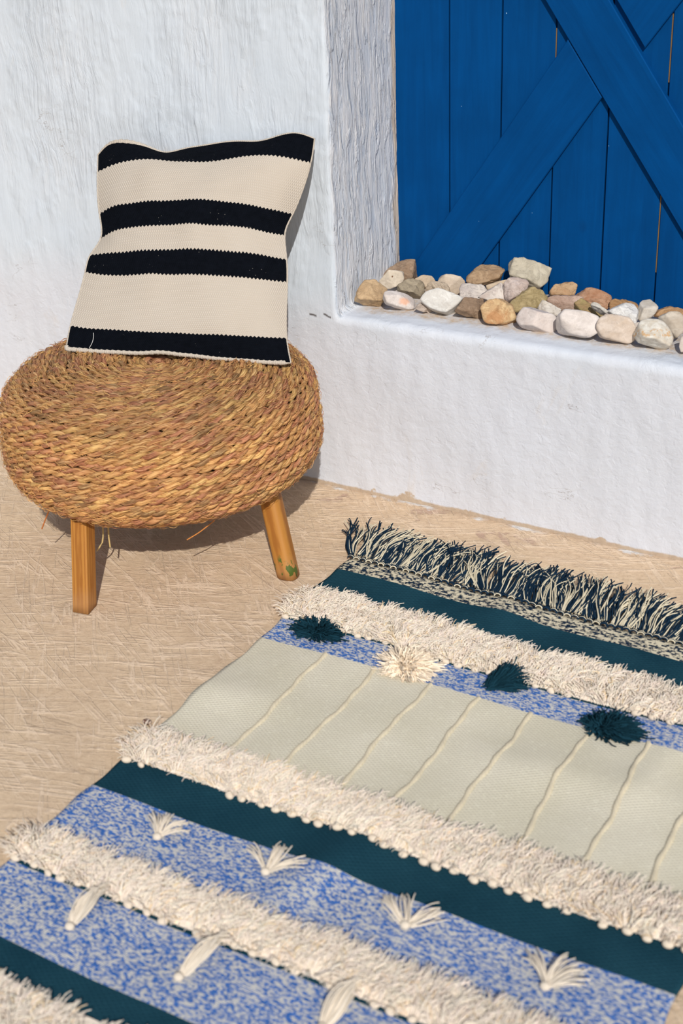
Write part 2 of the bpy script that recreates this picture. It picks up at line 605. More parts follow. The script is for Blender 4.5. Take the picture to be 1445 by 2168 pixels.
def smooth_profile(n=900):
    t = np.linspace(0, len(PROF) - 1, n)
    P = np.stack([np.interp(t, range(len(PROF)), PROF[:, i]) for i in (0, 1)], 1)
    k = 32
    pad = np.concatenate([np.stack([-P[1:k + 1][::-1, 0], P[1:k + 1][::-1, 1]], 1), P, np.repeat(P[-1:], k, 0)])
    ker = np.hanning(2 * k + 1)
    ker /= ker.sum()
    Q = np.stack([np.convolve(pad[:, i], ker, 'valid') for i in (0, 1)], 1)
    Q[0, 0] = 0
    s = np.r_[0, np.cumsum(np.hypot(*np.diff(Q, axis=0).T))]
    return Q, s


def build_stool():
    cx, cy = -0.208, -0.368
    root = empty('woven_stool', (cx, cy, 0), 'round seagrass rope stool on splayed pine legs against the white wall', 'stool')
    Q, s = smooth_profile()
    pitch = 0.0136
    s_end = s[-1] - 0.01
    # spiral walked at equal arc length
    ds = 0.0034
    L, cur, th = [], 0.006, 0.0
    svals, thetas = [], []
    while cur < s_end:
        r = max(np.interp(cur, s, Q[:, 0]), 0.006)
        dth = ds / math.hypot(r, pitch / (2 * math.pi))
        svals.append(cur)
        thetas.append(th)
        th += dth
        cur += pitch * dth / (2 * math.pi)
    sv = np.array(svals)
    th = np.array(thetas)
    n = len(sv)
    r = np.interp(sv, s, Q[:, 0])
    z = np.interp(sv, s, Q[:, 1])
    e = 0.002
    dr = (np.interp(sv + e, s, Q[:, 0]) - np.interp(sv - e, s, Q[:, 0]))
    dz = (np.interp(sv + e, s, Q[:, 1]) - np.interp(sv - e, s, Q[:, 1]))
    l = np.hypot(dr, dz) + 1e-9
    dr, dz = dr / l, dz / l
    ct, sn = np.cos(th), np.sin(th)
    # low-frequency wobble of the rope rows
    k = np.arange(n) * ds
    wob = 0.0009 * np.sin(k * 5.1 + 2 * np.sin(k * 1.7)) + 0.0007 * np.sin(k * 13.7)
    wob2 = 0.0010 * np.sin(k * 7.7 + 1.3 * np.sin(k * 2.9))
    prof_t = np.stack([dr * ct, dr * sn, dz], 1)           # along the profile
    nrm = np.stack([-dz * ct, -dz * sn, dr], 1)            # outwards
    base = np.stack([r * ct, r * sn, z], 1) + prof_t * wob[:, None] + nrm * (wob2 - 0.0065)[:, None]
    lay = 0.056
    lay_ph = 2 * np.pi * k / lay + 0.9 * np.sin(k * 3.3) + 0.7 * np.sin(k * 9.1)
    parts = []
    sides = 8
    uvs = []
    pal = np.array([lin(214, 162, 102)[:3], lin(202, 146, 97)[:3], lin(188, 128, 94)[:3], lin(228, 182, 114)[:3], lin(166, 126, 84)[:3]])
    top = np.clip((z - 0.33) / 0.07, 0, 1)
    for ply in range(2):
        ph = lay_ph + ply * np.pi
        off = 0.0039
        P = base + (np.cos(ph) * off)[:, None] * prof_t + (np.sin(ph) * off * 1.05)[:, None] * nrm
        T = np.gradient(P, axis=0)
        T /= np.linalg.norm(T, axis=1, keepdims=True)
        A = np.cross(T, nrm)
        A /= np.linalg.norm(A, axis=1, keepdims=True)
        B = np.cross(A, T)
        rr = 0.0043 * (1 + 0.16 * np.sin(k * 31 + ply * 2 + 2 * np.sin(k * 4.4)) + 0.10 * np.sin(k * 83 + ply))
        ang = np.arange(sides + 1) * 2 * np.pi / sides
        lob = 1 + 0.10 * np.cos(3 * ang[None, :] + k[:, None] * 60)
        V = P[:, None, :] + (rr[:, None] * lob)[:, :, None] * (np.cos(ang)[None, :, None] * A[:, None, :] * 1.12
                                                               + np.sin(ang)[None, :, None] * B[:, None, :])
        i = np.arange(n * (sides + 1)).reshape(n, sides + 1)
        Qd = np.stack([i[:-1, :-1], i[:-1, 1:], i[1:, 1:], i[1:, :-1]], -1).reshape(-1, 4)
        seg = (ph / (2 * np.pi)).astype(int)
        m_ = seg.max() + 2
        cA = pal[rng.choice(5, m_, p=[.34, .24, .20, .14, .08])] * rng.uniform(.78, 1.14, (m_, 1))
        f = (ph / (2 * np.pi)) % 1
        f = np.clip((f - 0.35) / 0.3, 0, 1)[:, None]
        col = cA[seg] * (1 - f) + cA[seg + 1] * f
        col = col * (1 - .30 * top[:, None])      # top tinted browner: worn fibres, plus grazing shade put into the colour
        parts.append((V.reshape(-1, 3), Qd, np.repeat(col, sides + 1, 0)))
        uvs.append(np.stack([np.repeat(k * 34 + ply * 50, sides + 1),
                             (np.tile(ang, n) * 3.2 + np.repeat(ph, sides + 1) * 0.35)], 1))
    # loose straw fibres
    m_ = 8500
    ii = rng.integers(60, n - 60, m_)
    Ln = rng.uniform(.008, .026, m_)
    K = 4
    t = np.linspace(0, 1, K)
    tang = np.stack([-sn[ii], ct[ii], np.zeros(m_)], 1) * rng.choice([-1, 1], m_)[:, None]
    d = tang + prof_t[ii] * rng.normal(0, .45, m_)[:, None]
    d /= np.linalg.norm(d, axis=1, keepdims=True)
    up = rng.uniform(.0, .28, m_)
    P = (base[ii] + nrm[ii] * 0.0065)[:, None, :] + (d * Ln[:, None])[:, None, :] * t[None, :, None] \
        + nrm[ii][:, None, :] * (np.sin(t[None, :] * 2.4) * (up * Ln)[:, None])[..., None]
    fv, fq = tubes(P, rng.uniform(.0003, .0007, (m_, 1)) * np.array([1, 1, .9, .5]), 3)
    fc = pal[rng.integers(0, 5, m_)] * rng.uniform(.9, 1.4, (m_, 1))
    parts.append((fv, fq, np.repeat(fc, K * 3, 0)))
    uvs.append(np.zeros((len(fv), 2)))
    V, Qd, C = fuse(parts)
    seat = np_mesh('seat', V, Qd, straw_material(), C, np.concatenate(uvs), parent=root)
    # dark shell added inside the coil; its colour stands for shade in the gaps
    a = np.linspace(0, 2 * np.pi, 49)
    qi = np.linspace(0, len(Q) - 1, 40).astype(int)
    rc = np.maximum(Q[qi, 0] - 0.013, 0.0)
    zc = Q[qi, 1] - 0.012 * np.where(Q[qi, 1] > .26, 1, -1)
    V = np.stack([np.outer(rc, np.cos(a)), np.outer(rc, np.sin(a)), np.outer(zc, np.ones_like(a))], -1).reshape(-1, 3)
    mc = N('dark_core', 0.9)
    mc.color(lin(58, 40, 24))
    np_mesh('gap_shade_shell', V, grid_quads(49, 40), mc.m, parent=root)
    # torn twine ends hanging under the rim
    def strand(pts, rad, c, label):
        pts = np.array(pts, float)
        tt = np.linspace(0, 1, len(pts))
        u = np.linspace(0, 1, 12)
        P = np.stack([np.interp(u, tt, pts[:, i]) for i in range(3)], 1)
        P[1:-1] = (P[:-2] + 2 * P[1:-1] + P[2:]) / 4
        v, q = tubes(P[None], np.full((1, 12), rad), 6)
        ms = N('twine', 0.8)
        ms.color(c)
        o = np_mesh('loose_twine', v, q, ms.m, parent=root)
        o['label'] = label
    strand([(-.010, -.215, .128), (-.006, -.222, .105), (-.008, -.226, .088), (-.020, -.232, .070)], .0017, lin(196, 172, 120), 'pale frayed twine end hanging under the rim')
    strand([(.004, -.215, .128), (.006, -.220, .102), (.010, -.224, .082)], .0017, lin(190, 165, 112), 'short pale twine end hanging under the rim')
    strand([(-.125, -.235, .150), (-.133, -.244, .128), (-.146, -.248, .100)], .0014, lin(178, 104, 52), 'rusty brown straw end hanging under the rim')
    strand([(.215, -.140, .150), (.196, -.168, .132), (.180, -.190, .122)], .0012, lin(196, 128, 66), 'stiff straw end poking out beside the right leg')

    # pine legs
    def wood(name, paint):
        m = N(name, 0.5, 0.25)
        o_ = m.n('ShaderNodeTexCoord').outputs['Object']
        x, y, zz = m.sep(o_)
        v = m.coord(vec=o_, scale=(34, 34, 3.2))
        wv = m.n('ShaderNodeTexWave', wave_type='RINGS', rings_direction='Z')
        m.put(wv.inputs['Vector'], m.coord(vec=o_, scale=(1, 1, 0.13)))
        wv.inputs['Scale'].default_value = 95
        wv.inputs['Distortion'].default_value = 2.2
        wv.inputs['Detail'].default_value = 3
        wv.inputs['Detail Scale'].default_value = 1.4
        g = m.noise(v, 1, 5, .6, .8)
        c = m.mix(m.ramp(wv.outputs['Fac'], (0.45, 0.0), (0.95, 0.85)), lin(178, 122, 54), lin(140, 84, 30))
        c = m.mix(m.ramp(g, (0.4, 0.4), (0.6, 0.0)), c, lin(156, 102, 44))
        worn = m.ramp(m.math('MULTIPLY_ADD', m.noise(o_, 60, 4), 0.03, zz), (0.02, 0.55), (0.06, 0.0))
        c = m.mix(worn, c, lin(166, 124, 84))
        if paint:
            p = m.math('MULTIPLY', m.ramp(m.noise(m.coord(vec=o_, scale=(1, 1, .5)), 75, 3), (0.58, 0.0), (0.60, 1.0)),
                       m.ramp(m.math('MULTIPLY_ADD', m.noise(o_, 40, 2), 0.05, zz), (0.055, 1.0), (0.07, 0.0)))
            c = m.mix(p, c, lin(78, 92, 36))
        m.bump(g, 0.25, 0.0008)
        return m.color(c).m

    def leg(foot, topp, w, spin, mat, label=None, round_=0.35):
        foot, topp = Vector(foot), Vector(topp)
        ax = (topp - foot)
        ln = ax.length
        rot = Vector((0, 0, 1)).rotation_difference(ax)
        bm = bmesh.new()
        ring = []
        nseg = 4
        hw = w / 2
        rc = hw * round_
        pts = []
        for cxn, cyn, a0 in ((1, 1, 0), (-1, 1, 90), (-1, -1, 180), (1, -1, 270)):
            for i in range(nseg + 1):
                an = math.radians(a0 + 90 * i / nseg + 0)
                pts.append((cxn * (hw - rc) + rc * math.cos(an), cyn * (hw - rc) + rc * math.sin(an)))
        rows = []
        inv = rot.to_matrix().transposed()
        for j in range(15):
            f = j / 14
            row = []
            for px, py in pts:
                c_, s_ = math.cos(spin), math.sin(spin)
                p = Vector((px * c_ - py * s_, px * s_ + py * c_, 0))
                g = rot.to_matrix() @ p
                # foot cut level with the floor
                zoff = -g.z / (ax.z / ln) if f == 0 else 0
                row.append(bm.verts.new((p.x, p.y, f * ln + (zoff if j == 0 else 0))))
            rows.append(row)
        for j in range(14):
            for i in range(len(pts)):
                k_ = (i + 1) % len(pts)
                bm.faces.new((rows[j][i], rows[j][k_], rows[j + 1][k_], rows[j + 1][i]))
        bm.faces.new(rows[0][::-1])
        bm.faces.new(rows[-1])
        o = bm_obj('leg', bm, mat, root)
        for p in o.data.polygons:
            p.use_smooth = len(p.vertices) == 4
        o.location = foot
        o.rotation_mode = 'QUATERNION'
        o.rotation_quaternion = rot
        if label:
            o['label'] = label
        return o
    wa, wb = wood('pine', False), wood('pine_paint_marks', True)
    leg((.022, -.335, .001), (-.018, -.262, .165), .035, math.radians(11), wa, None, .10)
    leg((.317, -.042, .001), (.254, -.002, .175), .043, math.radians(8), wb, 'pine leg with green paint smears at the foot', .75)
    leg((-.323, .03, .001), (-.262, .004, .175), .041, .2, wa)
    leg((0, .322, .001), (0, .255, .175), .041, .1, wa)
    return root


build_stool()

# ------------------------------------------------------------------ striped cushion
CM=[[-0.528,-0.095,0.741],[-0.492,-0.09,0.768],[-0.444,-0.086,0.772],[-0.399,-0.081,0.764],[-0.357,-0.077,0.756],[-0.311,-0.072,0.766],[-0.265,-0.067,0.775],[-0.219,-0.063,0.784],[-0.175,-0.058,0.789],[-0.13,-0.054,0.792],[-0.088,-0.049,0.804],[-0.046,-0.045,0.812],[-0.007,-0.04,0.803],[-0.504,-0.131,0.715],[-0.46,-0.125,0.733],[-0.416,-0.12,0.744],[-0.372,-0.115,0.749],[-0.329,-0.109,0.747],[-0.286,-0.104,0.748],[-0.244,-0.099,0.75],[-0.202,-0.094,0.756],[-0.16,-0.088,0.764],[-0.119,-0.083,0.77],[-0.079,-0.078,0.771],[-0.04,-0.072,0.767],[-0.002,-0.067,0.761],[-0.459,-0.194,0.642],[-0.424,-0.187,0.661],[-0.385,-0.181,0.668],[-0.346,-0.174,0.675],[-0.308,-0.168,0.678],[-0.27,-0.161,0.682],[-0.233,-0.155,0.685],[-0.196,-0.148,0.686],[-0.161,-0.141,0.683],[-0.125,-0.135,0.681],[-0.091,-0.128,0.676],[-0.056,-0.122,0.671],[-0.022,-0.115,0.665],[-0.434,-0.229,0.6],[-0.403,-0.222,0.618],[-0.367,-0.215,0.627],[-0.331,-0.208,0.632],[-0.295,-0.2,0.636],[-0.26,-0.193,0.639],[-0.225,-0.186,0.643],[-0.191,-0.179,0.642],[-0.157,-0.171,0.642],[-0.123,-0.164,0.641],[-0.091,-0.157,0.637],[-0.058,-0.15,0.632],[-0.026,-0.143,0.628],[-0.442,-0.26,0.571],[-0.403,-0.252,0.577],[-0.365,-0.245,0.582],[-0.328,-0.237,0.587],[-0.291,-0.229,0.591],[-0.254,-0.221,0.594],[-0.217,-0.213,0.597],[-0.182,-0.205,0.598],[-0.146,-0.197,0.597],[-0.111,-0.19,0.596],[-0.077,-0.182,0.595],[-0.043,-0.174,0.59],[-0.01,-0.166,0.585],[-0.435,-0.291,0.543],[-0.398,-0.283,0.54],[-0.36,-0.274,0.54],[-0.322,-0.266,0.544],[-0.284,-0.257,0.548],[-0.247,-0.249,0.549],[-0.21,-0.24,0.551],[-0.173,-0.232,0.552],[-0.137,-0.223,0.552],[-0.102,-0.215,0.551],[-0.066,-0.206,0.55],[-0.032,-0.198,0.548],[0.003,-0.189,0.546],[-0.421,-0.374,0.452],[-0.382,-0.364,0.448],[-0.343,-0.353,0.448],[-0.304,-0.343,0.448],[-0.265,-0.333,0.448],[-0.227,-0.323,0.449],[-0.188,-0.313,0.45],[-0.15,-0.303,0.45],[-0.113,-0.293,0.451],[-0.075,-0.283,0.451],[-0.038,-0.273,0.451],[-0.002,-0.263,0.451],[0.035,-0.252,0.451],[-0.4,-0.419,0.42],[-0.36,-0.408,0.419],[-0.32,-0.397,0.419],[-0.28,-0.386,0.42],[-0.24,-0.375,0.421],[-0.201,-0.364,0.425],[-0.162,-0.353,0.423],[-0.124,-0.342,0.421],[-0.086,-0.331,0.418],[-0.048,-0.32,0.417],[-0.011,-0.309,0.416],[0.027,-0.298,0.415],[0.064,-0.287,0.416]]
CF=[[-0.528,-0.095,0.741],[-0.492,-0.09,0.768],[-0.444,-0.086,0.772],[-0.399,-0.081,0.764],[-0.357,-0.077,0.756],[-0.311,-0.072,0.766],[-0.265,-0.067,0.775],[-0.219,-0.063,0.784],[-0.175,-0.058,0.789],[-0.13,-0.054,0.792],[-0.088,-0.049,0.804],[-0.046,-0.045,0.812],[-0.007,-0.04,0.803],[-0.504,-0.131,0.715],[-0.451,-0.136,0.736],[-0.402,-0.138,0.749],[-0.355,-0.137,0.755],[-0.31,-0.133,0.754],[-0.267,-0.13,0.755],[-0.225,-0.125,0.757],[-0.184,-0.12,0.763],[-0.143,-0.113,0.771],[-0.104,-0.106,0.776],[-0.067,-0.097,0.776],[-0.032,-0.084,0.77],[-0.002,-0.067,0.761],[-0.459,-0.194,0.642],[-0.41,-0.204,0.666],[-0.363,-0.208,0.677],[-0.32,-0.208,0.686],[-0.279,-0.206,0.69],[-0.24,-0.201,0.694],[-0.203,-0.196,0.698],[-0.167,-0.189,0.698],[-0.134,-0.18,0.695],[-0.101,-0.17,0.692],[-0.072,-0.157,0.685],[-0.044,-0.141,0.677],[-0.022,-0.115,0.665],[-0.434,-0.229,0.6],[-0.39,-0.237,0.623],[-0.347,-0.24,0.635],[-0.306,-0.24,0.643],[-0.266,-0.237,0.648],[-0.229,-0.233,0.652],[-0.194,-0.229,0.657],[-0.161,-0.22,0.655],[-0.13,-0.209,0.654],[-0.1,-0.197,0.652],[-0.073,-0.183,0.646],[-0.047,-0.166,0.637],[-0.026,-0.143,0.628],[-0.442,-0.26,0.571],[-0.39,-0.268,0.583],[-0.344,-0.27,0.591],[-0.302,-0.269,0.599],[-0.262,-0.266,0.604],[-0.223,-0.261,0.608],[-0.185,-0.255,0.612],[-0.152,-0.246,0.612],[-0.119,-0.235,0.61],[-0.088,-0.224,0.608],[-0.059,-0.209,0.604],[-0.032,-0.191,0.596],[-0.01,-0.166,0.585],[-0.435,-0.291,0.543],[-0.383,-0.301,0.547],[-0.337,-0.302,0.551],[-0.294,-0.3,0.557],[-0.254,-0.296,0.563],[-0.216,-0.29,0.564],[-0.179,-0.282,0.567],[-0.143,-0.274,0.568],[-0.109,-0.263,0.567],[-0.077,-0.251,0.565],[-0.046,-0.236,0.561],[-0.019,-0.217,0.555],[0.003,-0.189,0.546],[-0.421,-0.374,0.452],[-0.371,-0.376,0.454],[-0.326,-0.372,0.457],[-0.284,-0.367,0.459],[-0.244,-0.36,0.46],[-0.205,-0.351,0.461],[-0.166,-0.341,0.462],[-0.129,-0.331,0.462],[-0.093,-0.321,0.463],[-0.057,-0.308,0.462],[-0.024,-0.294,0.46],[0.007,-0.277,0.457],[0.035,-0.252,0.451],[-0.4,-0.419,0.42],[-0.36,-0.408,0.419],[-0.32,-0.397,0.419],[-0.28,-0.386,0.42],[-0.24,-0.375,0.421],[-0.201,-0.364,0.425],[-0.162,-0.353,0.423],[-0.124,-0.342,0.421],[-0.086,-0.331,0.418],[-0.048,-0.32,0.417],[-0.011,-0.309,0.416],[0.027,-0.298,0.415],[0.064,-0.287,0.416]]



def spline(xs, ys, xq):
    """natural cubic spline along axis 0"""
    xs, ys = np.asarray(xs, float), np.asarray(ys, float)
    n = len(xs)
    h = np.diff(xs)
    A = np.eye(n)
    B = np.zeros_like(ys)
    for i in range(1, n - 1):
        A[i, i - 1], A[i, i], A[i, i + 1] = h[i - 1], 2 * (h[i - 1] + h[i]), h[i]
        B[i] = 6 * ((ys[i + 1] - ys[i]) / h[i] - (ys[i] - ys[i - 1]) / h[i - 1])
    Mm = np.tensordot(np.linalg.solve(A, np.eye(n)), B, 1)
    j = np.clip(np.searchsorted(xs, xq) - 1, 0, n - 2)
    a = (xs[j + 1] - xq) / h[j]
    b = (xq - xs[j]) / h[j]
    sh = (slice(None),) + (None,) * (ys.ndim - 1)
    return a[sh] * ys[j] + b[sh] * ys[j + 1] + ((a ** 3 - a)[sh] * Mm[j] + (b ** 3 - b)[sh] * Mm[j + 1]) * ((h[j] ** 2) / 6)[sh]


def weave_bump(m, uvn, fx, fy, strength, dist):
    u, v, _ = m.sep(uvn)
    a = m.math('SINE', m.math('MULTIPLY', u, fx * 2 * math.pi))
    row = m.math('FLOOR', m.math('MULTIPLY', v, fy))
    par = m.math('MULTIPLY', m.math('MODULO', row, 2.0), math.pi)
    a = m.math('SINE', m.math('ADD', m.math('MULTIPLY', u, fx * 2 * math.pi), par))
    b = m.math('ABSOLUTE', m.math('SINE', m.math('MULTIPLY', v, fy * math.pi)))
    h = m.math('MULTIPLY', m.math('MULTIPLY_ADD', a, 0.5, 0.5), b)
    m.bump(h, strength, dist)
    return h


def cushion_material(black, name):
    m = N(name, 0.95, 0.02)
    uvn = m.n('ShaderNodeUVMap').outputs[0]
    u, v, _ = m.sep(uvn)
    h = weave_bump(m, uvn, 104, 104, 0.6, 0.0016)
    obj = m.n('ShaderNodeTexCoord').outputs['Object']
    cream = m.mix(m.noise(obj, 14, 4), lin(199, 189, 176), lin(191, 179, 164))
    cream = m.mix(m.ramp(h, (0.0, 0.30), (0.35, 0.0)), cream, lin(158, 145, 128))
    if not black:
        return m.color(cream).m
    tooth = m.math('MULTIPLY', m.math('PINGPONG', m.math('MULTIPLY', u, 104), 1.0), 0.0075)
    wv = m.math('ADD', v, m.math('SUBTRACT', tooth, 0.0037))
    wv = m.math('ADD', wv, m.math('MULTIPLY', m.math('SUBTRACT', m.noise(obj, 120, 2), 0.5), 0.004))
    dark = None
    for a, b in ((-0.2, 0.11), (0.305, 0.415), (0.51, 0.605), (0.86, 1.2)):
        k = m.math('MULTIPLY', m.math('GREATER_THAN', wv, a), m.math('LESS_THAN', wv, b))
        dark = k if dark is None else m.math('ADD', dark, k)
    nav = m.mix(m.noise(obj, 90, 4), lin(7, 9, 13), lin(17, 20, 27))
    fleck = m.math('MULTIPLY', m.ramp(m.voro(obj, 170), (0.10, 1.0), (0.16, 0.0)), m.ramp(m.noise(obj, 24, 2), (0.60, 0.0), (0.66, 1.0)))
    nav = m.mix(m.math('MULTIPLY', fleck, 0.8), nav, lin(120, 116, 110))
    return m.color(m.mix(dark, cream, nav)).m


def build_cushion():
    base = Vector((-0.2, -0.28, 0.40))
    root = empty('striped_cushion', base, 'cream cushion with four dark stripes leaning on the wall atop the stool', 'cushion')
    vs = np.array([0, .11, .305, .415, .51, .605, .86, 1])
    us = np.linspace(0, 1, 13)
    M = np.array(CM).reshape(8, 13, 3) - np.array(base)
    Fr = np.array(CF).reshape(8, 13, 3) - np.array(base)
    nu, nv = 121, 131
    uq, vq = np.linspace(0, 1, nu), np.linspace(0, 1, nv)

    def up(G):
        a = spline(vs, G, vq)
        return spline(us, a.transpose(1, 0, 2), uq).transpose(1, 0, 2)
    Mh, Fh = up(M), up(Fr)
    UU, VV = np.meshgrid(uq, vq)
    B = np.linalg.norm(Fh - Mh, axis=2)
    # keep the bulge clean at the seams, add soft creases
    edge = np.minimum(np.minimum(UU, 1 - UU), np.minimum(VV, 1 - VV))
    dirv = np.array([0.53, -0.74, 0.42])
    dirv /= np.linalg.norm(dirv)
    cre = 0.004 * np.exp(-((VV - .46 - .05 * (UU - .5)) / .035) ** 2) * np.abs(2 * UU - 1) ** 2
    lump = np.array([0.0035 * noise.noise(Vector((a * 5, b * 5, 3))) for a, b in zip(UU.ravel(), VV.ravel())]).reshape(nv, nu)
    Fh = Fh + dirv * ((lump - cre) * np.clip(edge / .08, 0, 1))[..., None]
    uv = np.stack([UU.ravel(), VV.ravel()], 1)
    np_mesh('front_cover', Fh.reshape(-1, 3), grid_quads(nu, nv)[:, ::-1], cushion_material(True, 'striped_weave'), uv=uv, parent=root)
    bk = Mh - dirv * (B * 0.75)[..., None]
    wy = bk[..., 1] + base.y
    bk[..., 1] -= np.maximum(wy + 0.012, 0)
    o = np_mesh('back_cover', bk.reshape(-1, 3), grid_quads(nu, nv), cushion_material(False, 'plain_weave'), uv=uv, parent=root)
    o['label'] = 'plain cream back panel'
    # folded cream seam around the edge
    ring = np.concatenate([Mh[0, :-1], Mh[:-1, -1], Mh[-1, :0:-1], Mh[:0:-1, 0]])
    c = ring.mean(0)
    bulk = -dirv * 0.004
    ring = ring + bulk + (ring - c) / np.linalg.norm(ring - c, axis=1, keepdims=True) * 0.001
    ring = np.concatenate([ring, ring[:1]])
    n = len(ring)
    rad = 0.0026 * (1 + 0.12 * np.sin(np.arange(n) * 2.1))
    # the lower hem shows more of the back panel
    rad = rad * np.where((np.arange(n) > nu + nv) & (np.arange(n) < 2 * nu + nv), 2.0, 1.0)
    ii = np.arange(n)
    rad = rad * (1 + 1.5 * np.exp(-((ii - nu * .16) / (nu * .10)) ** 2))
    v, q = tubes(ring[None], rad[None], 8)
    o = np_mesh('seam_edge', v, q, cushion_material(False, 'seam_weave'), uv=v[:, :2] * 2, parent=root)
    o['label'] = 'cream folded seam around the stripes'
    # loose thread on the lowest stripe
    p0 = Fh[int(.985 * nv) - 1, int(.105 * nu)]
    p1 = Fh[int(.93 * nv), int(.115 * nu)]
    p2 = Fh[int(.88 * nv), int(.108 * nu)]
    t = np.linspace(0, 1, 10)[:, None]
    P = (1 - t) ** 2 * p0 + 2 * t * (1 - t) * (p1 + np.array([.006, 0, 0])) + t ** 2 * p2 + dirv * 0.0025
    v, q = tubes(P[None], np.full((1, 10), .0006), 5)
    mt = N('thread', 0.8)
    mt.color(lin(206, 204, 200))
    np_mesh('loose_thread', v, q, mt.m, parent=root)['label'] = 'pale loose thread'


build_cushion()

